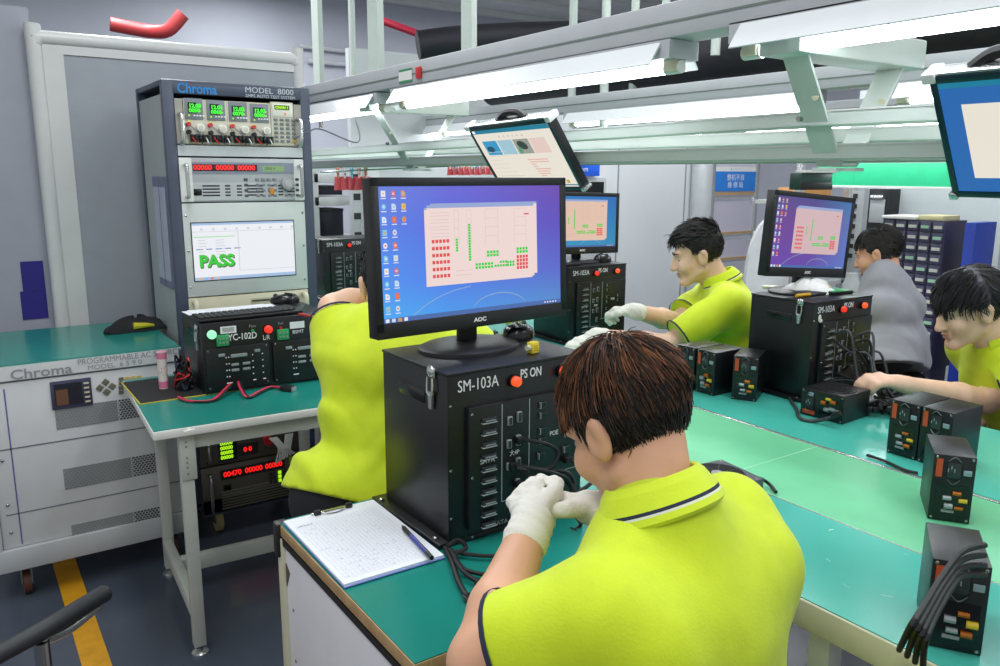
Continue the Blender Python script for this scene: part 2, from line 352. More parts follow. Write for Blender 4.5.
# ---- AC source cabinet
Yc = 3.06; xl, xr, zt = .04, .655, .846
t = thing('ac_source_cabinet', 'wide white power source cabinet with mesh vents and a green topped worktop', 'cabinet', (xl, Yc, 0))
W = xr-xl
def fc(x, y): p = py(x, y, Yc); return p[0]-xl, p[2]
cw = mat('cabinet_white', 'd0d2d3', .45, var=.03)
q = MB(); q.box(0, W, .0, .64, .2, zt-.012, cw, .006); q.build('body', t)
q = MB(); q.box(-.01, W+.01, -.008, .65, zt-.012, zt-.004, cw); q.box(-.008, W+.008, -.006, .65, zt-.004, zt, green); q.build('top_mat', t)
q = MB(); q.box(-.02, W+.02, -.015, .02, .12, .2, lgrey, .004); q.build('plinth_rail', t); q = MB(); q.box(-.02, -.001, -.012, .02, .2, zt-.03, lgrey); q.build('end_strip', t); q = MB(); q.box(-.02, W+.02, .62, .655, .12, .2, lgrey, .004); q.build('plinth_rail', t)
seam = mat('panel_seam', '6c7076', .6)
q = MB()
for (y0,) in ((370,), (495,), (433,),):
    z = fc(110, y0)[1]; q.box(.02, W-.02, -.0015, .0, z-.002, z+.002, seam)
q.box(.055, .059, -.0015, 0, .21, fc(110, 376)[1], mat('seam_blue', '5a5e9a', .6)); q.build('seam', t)
# mesh vents: perforated plates made of rows of dark holes
hole = mat('vent_hole', '7b7e80', .6); holed = mat('vent_hole_dark', '4a4d50', .6)
for i, (zx0, zy0, zx1, zy1) in enumerate(((54, 405, 142, 421), (62, 462, 158, 480), (70, 516, 158, 536))):
    a0 = fc(zx0, zy0); b0 = fc(zx1, zy1); xa, xb = a0[0], b0[0]+.015; zc = (fc((zx0+zx1)/2, (zy0+zy1)/2)[1]); hh = .038
    q = MB(); q.box(xa, xa+(xb-xa)*.68, -.002, 0, zc-hh, zc+hh, mat('vent_plate', '8f9394', .6)); n = 26; d = (xb-xa)/n
    for k in range(n):
        for j in range(9):
            z = zc-hh+.004+j*(2*hh-.008)/8; x = xa+(k+.5+.5*(j % 2))*d
            if x > xb-.002: continue
            if k < n*.66: q.plate(x-d*.25, x+d*.25, z-.0022, z+.0022, -.0026, hole)
            else: q.plate(x-d*.36, x+d*.36, z-.0033, z+.0033, -.0016, holed)
    q.build('vent', t)
# display, arrow keys, key pads, lettering
a0, b0 = fc(50, 382), fc(93, 404); q = MB(); q.box(a0[0]-.002, b0[0], -.008, 0, b0[1], a0[1], mat('display_bezel', '3d3f57', .4), .002)
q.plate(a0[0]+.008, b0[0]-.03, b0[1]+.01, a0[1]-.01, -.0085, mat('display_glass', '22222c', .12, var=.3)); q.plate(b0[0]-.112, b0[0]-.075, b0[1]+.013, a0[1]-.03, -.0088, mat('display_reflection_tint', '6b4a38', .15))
o = q.build('display', t)
for k in range(5):
    z = b0[1]+.012+k*.0165; MB().box(b0[0]-.024, b0[0]-.008, -.011, -.0085, z, z+.006, mat('beige_key', 'cfc9a4', .5)).build('soft_key', o)
q0 = fc(106, 387)
for dx, dz in ((0, .018), (0, -.018), (-.02, 0), (.02, 0)):
    q = MB(); q.box(-.01, .01, -.004, 0, -.01, .01, mat('olive_key', '6d6c5a', .5), .001, T=M.Translation((q0[0]+dx, 0, q0[1]+dz)) @ M.Rotation(R(45), 4, 'Y')); q.build('arrow_key', t)
for k, x in enumerate((121, 127, 133, 139)):
    for j in range(3 if k else 4):
        p = fc(x, 379+j*4.4-(x-121)*.1)
        MB().box(p[0]-.008, p[0]+.008, -.004, 0, p[1]-.006, p[1]+.006, mat('yellow_key', 'c8b46a', .5) if k and j < 2 else mat('olive_key', '6d6c5a', .5)).build('key', t)
q = MB(); p = fc(72, 369); q.text('Chroma', p[0], zt-.036, .046, gtext, -.0095, 'RIGHT', bold=.0008, sx=1.2)
p = fc(77, 363); q.text('PROGRAMMABLE AC SOURCE', p[0], zt-.0175, .029, gtext, -.0095, 'LEFT', bold=.0006, sx=.88)
p = fc(87, 368); q.text('MODEL  6 5 9 0', p[0], zt-.041, .024, gtext, -.0095, 'LEFT', bold=.0005, sx=1.1); q.build('lettering', t)
q = MB(); q.box(0, W, -.0085, -.0005, zt-.053, zt-.012, cw); q.build('name_strip', t)
for (x, y) in ((.06, .05), (W-.06, .05), (.06, .58), (W-.06, .58)):
    q = MB(); q.box(x-.02, x+.02, y-.02, y+.02, .1, .12, steel); q.cyl((x-.012, y+.01, .045), (x+.012, y+.01, .045), .045, mat('caster_wheel', '5a3426', .5)); q.box(x-.018, x-.013, y-.01, y+.03, .04, .11, steel); q.box(x+.013, x+.018, y-.01, y+.03, .04, .11, steel); q.build('caster', t)
# screws on the left end plate
q = MB()
for z in (.26, .36, .52): q.ball((.028, -.001, z), .006, steel, 10)
q.split('screw', t)
# ---- dark pouch on the cabinet
p = pz(137, 330, .846)
bp = MB(); cloth = mat('black_cloth', '1b1c20', .85, var=.2, bump=.3, bscale=40)
t = thing('cloth_pouch', 'crumpled black cloth pouch with a yellow patch on the cabinet top', 'pouch', (p[0], p[1], .847), R(10)); lump(.115, .06, .048, cloth, 4).build('pouch', t)
q = MB(); q.tube([(-.03, -.05, .026), (.02, -.054, .024), (.06, -.042, .016)], [.014, .005], mat('yellow_patch', 'c9c02a', .7), n=8); q.build('yellow_patch', t)
q = MB(); q.tube([(-.08, 0, .03), (-.11, -.02, .015), (-.13, -.03, .006)], .006, cloth); q.build('strap', t)

# ---- test rack
Yr = 3.2; xl = py(160.8, 79.4, Yr)[0]; xr = py(309.4, 88, Yr)[0]; zt = 1.81; W = xr-xl; D = .47
t = thing('test_rack', 'tall navy test rack of stacked instruments with a PASS screen', 'rack', (xl, Yr, 0))
def fr(x, y): p = py(x, y, Yr); return p[0]-xl, p[2]
def fz(zx, zy): return fr(150+zx/5.55, 70+zy/5.55)      # measured on an enlarged view
def fy(zx, zy): return fr(150+zx/4.755, 180+zy/4.755)
q = MB(); PW = .041
q.box(0, PW, 0, .035, .14, zt-.0, navy, .004); q.box(W-PW, W, 0, .035, .14, zt, navy, .004)
q.box(.001, W-.001, .001, D-.001, zt-.02, zt+.001, navy, .004); q.box(PW-.005, W-PW+.005, -.0006, .034, fz(140, 135)[1]+.004, zt-.01, navy, .003)
q.box(0, .03, D-.03, D, .14, zt, navy); q.box(W-.03, W, D-.03, D, .14, zt, navy); q.box(0, W, 0, D, .13, .16, navy, .004); q.box(W-.012, W-.004, .03, D-.03, .16, zt-.02, navy)
q.box(.02, W-.02, D-.012, D-.004, .16, zt-.02, navy); q.build('frame', t)
q = MB(); q.box(.004, .012, .035, D-.035, .18, zt-.05, mat('side_sheet', 'a9b0b0', .4, var=.03)); q.build('side_panel', t)
for y0 in (.24, .13):
    q = MB(); q.box(-.003, .004, y0-.075, y0+.03, 1.03, 1.46, mat('sleeve', '6d7090', .4)); q.box(-.0045, -.003, y0-.068, y0+.022, 1.06, 1.42, mat('pocket_sheet', 'b4b8c8', .5)); q.build('document_sleeve', t)
q = MB(); p = fz(155, 100); q.text('Chroma', p[0]-.004, p[1], .05, mat('blue_ink', '1f7fc4', .5), -.001, 'LEFT', bold=.0012, sx=.86)
p = fz(525, 104); q.text('MODEL  8000', p[0], p[1]-.004, .03, mat('pale_ink', 'c5cad2', .5), -.001, 'LEFT', bold=.0008, sx=1.1)
p = fz(530, 138); q.text('SMPS AUTO TEST SYSTEM', p[0], p[1]-.003, .017, mat('pale_ink', 'c5cad2', .5), -.001, 'LEFT', sx=1.02); q.build('lettering', t)
# electronic load mainframe
beige = mat('beige_panel', 'cfcab0', .45, var=.03); lpan = mat('load_panel', 'c9c6b4', .45, var=.03)
zA, zB = fz(160, 148)[1]-.002, fz(170, 410)[1]
q = MB(); q.box(PW+.002, W-PW-.002, .004, .4, zB, zA-.004, beige); q.box(PW, PW+.03, -.002, .004, zB, zA-.004, mat('rack_ear', '9c9a90', .4)); q.box(W-PW-.03, W-PW, -.002, .004, zB, zA-.004, mat('rack_ear', '9c9a90', .4)); inst = q.build('load_mainframe', t)
for k, x in enumerate((190, 312, 434, 553)):
    xa = fz(x, 220)[0]; xb = fz(x+106, 220)[0]; q = MB()
    q.box(xa-.006, xb+.004, -.002, .004, zB+.004, zA-.008, lpan)
    top = fz(x+50, 158+k*10)[1]; bot = fz(x+50, 275+k*6)[1]
    q.box(xa, xb-.003, -.005, -.002, bot, top, mat('meter_plate', '767d84', .45), .001)
    q.box(xa+.012, xb-.024, -.0065, -.005, top-.053, top-.015, blackg)
    md = inst
    for r_, st in ((.027, '12.0%d' % k), (.044, '00%d0' % (5+k))): q.text(st, xa+.015, top-r_, .019, green_led, -.007, 'LEFT', sx=1.05, bold=.0012)
    for dz, m_ in ((.03, lime_led), (.045, lime_led)): q.plate(xb-.018, xb-.012, top-dz-.003, top-dz+.003, -.0056, m_)
    for dx, dz in ((.012, .062), (.011, .082)): q.plate(xa+dx, xa+dx+.006, top-dz-.003, top-dz+.003, -.0056, lime_led)
    for j in range(4): q.plate(xa+.03+j*.011, xa+.037+j*.011, bot+.012, bot+.017, -.0056, wtext)
    zk = bot-.026
    q.cyl((xb-.02, -.03, zk-.004), (xb-.02, -.002, zk-.004), .0145, whitep, n=24); q.cyl((xb-.02, -.033, zk-.004), (xb-.02, -.03, zk-.004), .009, lpan, n=20)
    q.cyl((xa+.008, -.022, zk+.008), (xa+.008, -.002, zk+.008), .008, red_p, n=14); q.cyl((xa+.008, -.022, zk-.02), (xa+.008, -.002, zk-.02), .008, rubber, n=14)
    for j in range(5): q.box(xa+.012+j*.015, xa+.023+j*.015, -.02, -.002, zB+.008, zB+.036, blackg if j % 2 == 0 else rubber, .002)
    for j, cc in enumerate((red_p, rubber, whitep)):
        q.tube([(xa+.018+j*.025, -.02, zB+.024), (xa+.024+j*.022, -.045, zB+.006), (xa+.032+j*.018, -.03, zB+.002)], .0022, cc, n=6)
    q.tube([(xa+.01, -.022, zk+.006), (xa+.03, -.045, zk-.02), (xa+.05, -.03, zB+.03)], .002, mat('grey_lead', '6b6d78', .5), n=6)
    q.build('load_module', inst)
xa = fz(668, 220)[0]; xb = fz(792, 220)[0]; q = MB(); ztp = fz(730, 185)[1]
q.box(xa, xb, -.003, .004, zB+.004, ztp+.004, lpan); q.box(xa+.006, xb-.004, -.006, -.003, ztp-.052, ztp-.002, mat('keypad_head', 'dddccf', .45), .001); q.plate(xa+.014, xa+.075, ztp-.026, ztp-.008, -.0065, mat('lcd_back', '4a6a18', .3)); q.text('CHAN 1', xa+.018, ztp-.017, .013, lime_led, -.007, 'LEFT', sx=1.1, bold=.0008); q.ball((xb-.034, -.006, ztp-.04), .0035, red_led, 8)
for j in range(6):
    for i in range(4):
        q.box(xa+.01+i*.024, xa+.025+i*.024, -.008, -.003, ztp-.069-j*.0165, ztp-.059-j*.0165, mat('grey_key', '747a7c', .5) if (i, j) != (3, 5) else mat('amber_key', 'd8a020', .4), .001)
q.build('keypad_module', inst)
for x in (PW+.015, W-PW-.015):
    q = MB(); q.tube([(x, .002, zA-.06), (x, -.03, zA-.065), (x, -.035, zA-.11), (x, -.03, zA-.16), (x, .002, zA-.165)], .008, silver, n=10); q.build('handle', inst)
# blank strip
z1 = fz(170, 482)[1]; MB().box(PW, W-PW, -.003, .004, z1+.004, zB-.004, mat('blank_panel', 'c4c8ca', .4, .1)).build('blank_panel', t)
# programmable source with red digits
zA = z1; zB = fy(150, 112)[1]+.004; sil = mat('source_face', 'adb0b3', .4, .2, var=.03)
q = MB(); q.box(PW, W-PW, .0, .42, zB, zA-.002, sil, .002); q.box(PW, PW+.045, -.004, .0, zB+.002, zA-.003, whitep); q.box(W-PW-.04, W-PW, -.004, .0, zB+.002, zA-.003, whitep)
src = q.build('ac_source', t)
xa, xb = fz(212, 520)[0], fz(795, 530)[0]; zt_ = zA-.018
q = MB(); q.box(xa, xb, -.003, 0, zt_-.042, zt_, mat('display_strip', '858d9b', .35)); q.plate(xa+.014, xa+.26, zt_-.034, zt_-.008, -.0034, mat('digit_window', '3c1420', .3))
for dx in (.016, .1, .182): q.text('00000', xa+dx, zt_-.021, .025, red_led, -.004, 'LEFT', sx=1.1, bold=.001)
q.plate(xb-.128, xb-.04, zt_-.034, zt_-.012, -.0034, mat('lcd_pale', '8fae78', .35)); q.text('120.0 V', xb-.12, zt_-.023, .014, mat('lcd_ink', '2c4a22', .5), -.0038, 'LEFT'); q.build('display', src)
for j in range(4):
    for i in range(10):
        if i in (1, 6): continue
        q0 = (xa+.205+i*.023, zt_-.06-j*.021); MB().box(q0[0], q0[0]+.014, -.007, 0, q0[1]-.01, q0[1], mat('dark_key', '4c5058', .5) if i in (0, 9) else (mat('orange_key', 'd88a2a', .4) if i == 9 else mat('mid_key', '85898e', .5)), .001).build('key', src)
MB().box(xb-.118+.015, xb-.1+.013, -.008, 0, zt_-.124, zt_-.1, mat('orange_key', 'd88a2a', .4), .001).build('orange_key', src)
q = MB(); q.cyl((xb-.035, -.03, zt_-.08), (xb-.035, 0, zt_-.08), .024, mat('knob_grey', 'a2a5a8', .35), n=28); q.cyl((xb-.035, -.034, zt_-.08), (xb-.035, -.03, zt_-.08), .016, silver, n=24); q.build('knob', src)
MB().box(xa+.012, xa+.042, -.006, 0, zt_-.125, zt_-.1, blackg, .002).build('power_switch', src)
zv = zB+.012; q = MB(); q.box(xa, xb, -.003, 0, zv-.006, zv+.062, mat('vent_face', 'bcbec0', .4, .2))
for dx, w_ in ((.045, .065), (.13, .02), (.175, .02), (.215, .065), (.3, .02), (.34, .02), (.375, .062)):
    for j in range(4): q.plate(xa+dx, xa+dx+w_, zv+.01+j*.012, zv+.016+j*.012, -.0034, mat('slot_dark', '2b2e30', .6))
q.build('vent', src)
for x in (PW+.02, W-PW-.02):
    q = MB(); q.tube([(x, -.004, zA-.03), (x, -.03, zA-.03), (x, -.035, zA-.045), (x, -.035, zB+.035), (x, -.03, zB+.02), (x, -.004, zB+.02)], .007, silver, n=10, sub=4); q.build('handle', src)
# monitor panel
zA = zB-.004; zB = fy(170, 560)[1]
q = MB(); q.box(PW, W-PW, -.002, .01, zB, zA, mat('monitor_panel', 'c6ccc8', .4, var=.02), .002)
mon = q.build('monitor_panel', t)
q = MB()
for z in (zA-.045, (zA+zB)/2, zB+.04):
    for x in (PW+.012, W-PW-.012): q.ball((x, -.003, z), .005, steel, 8)
q.split('screw', mon)
SW = MB(); p = fy(195, 207), fy(690, 445); xa, xb = p[0][0], p[1][0]; za = fy(195, 207)[1]; zb = fy(212, 480)[1]
sw = emit('window_white', 'eef0f6', .95); sg = emit('window_grey', 'd4d8e0', .9); sb = emit('taskbar_blue', 'a8c4e8', .9)
SW.box(xa-.004, xb+.004, -.004, -.002, zb-.004, za+.004, dgrey); SW.plate(xa, xb, zb, za, -.0045, sw); SW.plate(xa, xb, zb, zb+.012, -.005, sb); SW.plate(xa, xb, za-.008, za, -.005, sb)
SW.plate(xa, xb, za-.034, za-.032, -.005, sg); xm = xa+(xb-xa)*.43; SW.plate(xm, xm+.003, zb+.03, za-.034, -.005, sg); SW.plate(xm, xb-.005, zb+.03, zb+.032, -.005, sg); SW.plate(xa+.005, xm-.01, za-.055, za-.051, -.005, emit('pale_green_line', 'b0e8a8', .9))
for j in range(7): SW.plate(xa+.02, xa+.04+.02*random.random(), za-.068-j*.011, za-.065-j*.011, -.005, sg); SW.plate(xa+.085, xa+.115+.02*random.random(), za-.068-j*.011, za-.065-j*.011, -.005, sg)
for i in range(9): SW.plate(xa+.03+i*.045, xa+.04+i*.045, za-.028, za-.02, -.005, sg)
for i in range(5): SW.plate(xa+.012+i*.036, xa+.036+i*.036, zb+.118, zb+.122, -.005, emit('blue_line', '7a8cc8', .8))
for i, c_ in enumerate(('f0c060', '80c0f0', 'f08050', 'f0c0a0')): SW.plate(xa+.015+i*.022, xa+.025+i*.022, zb+.002, zb+.01, -.0055, emit('task_'+c_, c_, .9))
SW.text('PASS', xa+.022, zb+.068, .063, emit('pass_shadow', '5a6a58', .7), -.0052, 'LEFT', sx=1.02, bold=.003); SW.text('PASS', xa+.019, zb+.072, .063, emit('pass_green', '35c932', .95), -.006, 'LEFT', sx=1.02, bold=.0025)
SW.build('screen', mon)
# beige computer, lower blank, then lower instruments
zA = zB-.004; zB = .755; q = MB(); q.box(PW, W-PW, 0, .4, zB, zA, beige, .003); q.box(PW+.24, W-PW-.04, -.002, 0, zA-.055, zA-.02, mat('beige_slot', 'b9b49a', .5)); q.box(PW+.245, W-PW-.05, -.003, -.002, zA-.033, zA-.027, mat('slot_dark', '2b2e30', .6))
for i in range(16): q.plate(PW+.09+i*.008, PW+.094+i*.008, zA-.075, zA-.068, -.001, mat('slot_dark', '2b2e30', .6))
pc = q.build('rack_computer', t)
for x in (PW+.022, W-PW-.022): MB().tube([(x, 0, zA-.015), (x, -.03, zA-.02), (x, -.035, zA-.06), (x, -.03, zA-.1), (x, 0, zA-.11)], .011, beige, n=10).build('handle', pc)
def fl(zx, zy): return fr(40+zx/3.027, 420+zy/3.027)
gun = mat('gunmetal_panel', '6b675c', .4, .3, var=.04)
MB().box(PW, W-PW, -.002, .3, .66, .745, gun).build('blank_panel', t)
zA = .655; zB = fl(520, 140)[1]
q = MB(); q.box(PW, W-PW, 0, .4, zB, zA, gun, .003); lo = q.build('power_meter', t)
q = MB(); xa = PW+.075; q.box(xa, xa+.075, -.003, 0, zB+.012, zB+.1, blackg)
for j in range(4): q.text('00000', xa+.006, zB+.027+j*.02, .02, lime_led, -.0036, 'LEFT', sx=1, bold=.001)
q.box(xa+.08, xa+.16, -.003, 0, zB+.02, zB+.07, mat('meter_dark', '2c2a2a', .4)); q.text('0 0', xa+.1, zB+.045, .026, red_led, -.0036, 'LEFT', sx=1, bold=.0015); q.build('display', lo)
q = MB(); q.cyl((xa+.2, -.03, zB+.07), (xa+.2, 0, zB+.07), .02, red_p); q.build('knob', lo)
MB().tube([(PW+.03, 0, zB+.1), (PW+.03, -.03, zB+.09), (PW+.03, -.03, zB+.03), (PW+.03, 0, zB+.015)], .007, steel).build('handle', lo)
for k in range(6):
    xk = xa+.2+k*.006; MB().tube([(xk, -.03, zB+.085), (xk+.03, -.05, zB+.04), (xk+.015+.01*k, -.055, zB-.02+.006*k), (xk+.05, -.05, zB+.02), (xk+.07, -.035, zB+.09)], .0035, whitep, n=6).build('white_lead', lo)
MB().tube([(xa+.33, -.02, zB+.12), (xa+.38, -.04, zB+.07), (xa+.4, -.02, zB-.02)], .004, mat('blue_lead', '2a5ac8', .4), n=6).build('blue_lead', lo)
zA = zB-.006; zB = fl(530, 285)[1]
q = MB(); q.box(PW, W-PW, 0, .4, zB, zA, gun, .003); lo = q.build('ac_source', t)
q = MB(); xa = PW+.075; q.box(xa, xa+.27, -.003, 0, zA-.062, zA-.02, mat('meter_dark', '2c2a2a', .4))
for dx, st in ((.012, '00470'), (.1, '00000'), (.185, '00000')): q.text(st, xa+dx, zA-.041, .03, red_led, -.0036, 'LEFT', sx=.98, bold=.0012)
q.box(xa+.29, xa+.4, -.003, 0, zA-.05, zA-.02, mat('lime_lcd', 'a8d830', .4)); q.build('display', lo)
q = MB()
for j in range(7): q.box(xa, W-PW-.03, -.003, 0, zB+.012+j*.012, zB+.018+j*.012, mat('vent_light', '8c887c', .4, .3))
q.build('vent', lo); MB().box(xa+.01, xa+.04, -.005, 0, zA-.11, zA-.085, blackg, .002).build('power_switch', lo)
q = MB()
for j in range(3):
    for i in range(4): q.box(xa+.2+i*.02, xa+.212+i*.02, -.006, 0, zA-.12+j*.018, zA-.108+j*.018, dgrey if i != 2 else lime_led)
q.build('key_pad', lo)
MB().tube([(PW+.03, 0, zA-.03), (PW+.03, -.03, zA-.04), (PW+.03, -.03, zB+.03), (PW+.03, 0, zB+.02)], .007, steel).build('handle', lo)
MB().box(PW, W-PW, .0, .02, .16, zB-.005, navy).build('kick_panel', t)
for x in (.11, W-.08):
    for y in (.06, D-.06):
        q = MB(); q.box(x-.035, x+.035, y-.03, y+.03, .115, .13, steel, .003); q.cyl((x-.012, y, .05), (x+.012, y, .05), .05, mat('tan_wheel', 'b8a878', .5), n=22); q.cyl((x-.014, y, .05), (x+.014, y, .05), .018, steel, n=14)
        q.box(x-.02, x-.015, y-.012, y+.012, .04, .118, steel); q.box(x+.015, x+.02, y-.012, y+.012, .04, .118, steel); q.build('caster', t)
# loose thin wire from the keypad to the lamp
a = Yr; p0 = fz(790, 385); o = MB().tube([(xl+p0[0], Yr-.012, p0[1]), (xl+W-.03, Yr-.05, p0[1]+.03), (xl+W+.02, Yr-.06, p0[1]+.04), (1.42, 3.1, 1.60), (1.46, 3.2, 1.70)], .003, mat('grey_lead', '6b6d78', .5), n=6)
tag(o.build('thin_wire'), 'thin grey wire looping from the rack keypad to the lamp', 'wire')

# ---- test table in front of the rack
t = thing('test_table', 'pale steel frame table with a green top in front of the rack', 'table', (.42, 2.36, 0), R(-3))
W, D, T = .70, .68, .75
q = MB(); q.box(0, W, 0, D, T-.028, T-.002, whitep, .003); q.box(.003, W-.003, .003, D-.003, T-.002, T, green); q.build('table_top', t)
frm = mat('bench_frame', 'bfc2ba', .45, var=.04)
for x, y in ((.09, .04), (W-.07, .04), (.1, D-.06), (W-.07, D-.06)):
    q = MB(); q.box(x-.018, x+.018, y-.018, y+.018, .03, T-.028, frm, .002); lg = q.build('leg', t)
    q = MB(); q.cyl((x, y, .012), (x, y, .03), .01, steel, n=12); q.lathe([(.026, 0), (.026, .006), (.014, .014)], silver, 18, T=M.Translation((x, y, 0))); q.build('foot', lg)
    if y < .1:
        q = MB(); q.box(x-.018, x+.026, y-.022, y-.018, T-.17, T-.03, frm, .001)
        for zz in (.05, .065, .1, .115, .13, .15): q.plate(x-.003, x+.003, T-zz-.004, T-zz+.002, y-.0225, mat('slot_grey', '85877f', .6))
        q.build('bracket_plate', lg)
q = MB(); q.box(.09, W-.09, .025, .045, T-.075, T-.028, frm); q.build('front_apron', t)
for x in (.094, W-.07): q = MB(); q.box(x-.016, x+.016, .06, D-.08, .1, .15, frm, .002); q.build('side_stretcher', t)
q = MB(); q.box(.11, W-.09, .4, .43, .1, .155, frm, .002); q.build('long_stretcher', t)
# black mat with a yellow edge
q = MB(); q.box(0, .5, 0, .32, 0, .002, mat('black_mat', '1d1d1f', .7, var=.2)); q.box(-.002, .5, -.002, .002, 0, .0025, mat('mat_edge', 'c8b830', .6)); q.box(-.002, .002, 0, .32, 0, .0025, mat('mat_edge', 'c8b830', .6))
tag(q.build('bench_mat', loc=(.446, 2.672, .7505)), 'black rubber bench mat with a yellow edge under the wires', 'mat')
# printed paper tube
p = pz(164, 388, .753); t = thing('paper_tube', 'pink and white dotted paper tube standing on the black mat', 'tube', (p[0], p[1], .753))
q = MB(); q.lathe([(.0155, 0), (.0155, .128), (.013, .128), (.013, .1)], mat('tube_white', 'ddd3cf', .6), 24); q.build('body', t)
q = MB(); q.lathe([(.0158, .003), (.0158, .026)], mat('tube_pink', 'd8789c', .6), 24); q.lathe([(.0158, .104), (.0158, .126)], mat('tube_pink', 'd8789c', .6), 24); q.build('pink_band', t)
q = MB(); dc = [mat('dot_red', 'c84860', .6), mat('dot_yellow', 'd8b840', .6), mat('dot_grey', '9a8f90', .6)]
for i in range(26):
    th = random.uniform(0, 6.28); z = random.uniform(.03, .1); q.ball((.0152*math.cos(th), .0152*math.sin(th), z), .002, dc[i % 3], 6)
q.build('dots', t)
# wiring clump by the tester
p = pz(187, 388, .753)
t = thing('wire_clump', 'tangle of dark and red wires beside the YC tester', 'wires', (p[0], p[1], .753))
for k in range(11):
    m_ = (rubber, rubber, red_p, rubber, rubber, mat('dark_blue_lead', '24305c', .4))[k % 6]; a = k*1.1
    pts = [(.03*math.cos(a+j*1.3)*(1-.1*j)-.01, .04*math.sin(a+j*1.3), .006+.022*j*(1 if j < 4 else 0)+.004*k*(j % 2)) for j in range(6)]
    MB().tube(pts, .0035, m_, n=6).build('wire', t)
q = MB()
for k in range(5): q.box(-.03+.012*k, -.02+.012*k, -.03+.01*(k % 3), -.01+.01*(k % 3), .012+.012*(k % 2), .03+.012*(k % 2), (rubber, red_p, blackp, rubber, blackp)[k], .002)
q.build('connectors', t)
# ------------------------------------------------------------------ testers, monitors and other bench equipment
def zmap(x0, y0, s): return lambda a, b: (x0+a/s, y0+b/s)
def sm_face():
    """layout of the tester's front measured on an enlarged view: zoom coordinates -> (x, z) in metres on the face"""
    def f(zx, zy):
        k = zx-235; yt = 110-.155*(zx-235); yb = 625-.17*(zx-235)
        return k/(1508-.86*k), .355*(yb-zy)/(yb-yt)
    return f
SF = sm_face()
line_w = mat('white_line', 'b8bcc0', .6); slot_m = mat('connector_slot', '9fa4a8', .35, .4); port_m = mat('port_dark', '2c2f33', .35)
def latch(t, x, y, z, s=1):
    q = MB(); q.box(x-.003, x, y-.012, y+.012, z+.012, z+.034, silver, .002); q.ball((x-.004, y, z+.026), (.006, .013, .012), silver, 12)
    q.tube([(x-.006, y-.009, z+.014), (x-.007, y-.009, z-.018), (x-.007, y+.009, z-.018), (x-.006, y+.009, z+.014)], .0025, silver, n=6, sub=2)
    q.prism([(y-.009, z-.015), (y+.009, z-.015), (y+.005, z-.05), (y-.005, z-.05)], x-.007, x-.002, silver, 'x'); return q.build('latch', t)
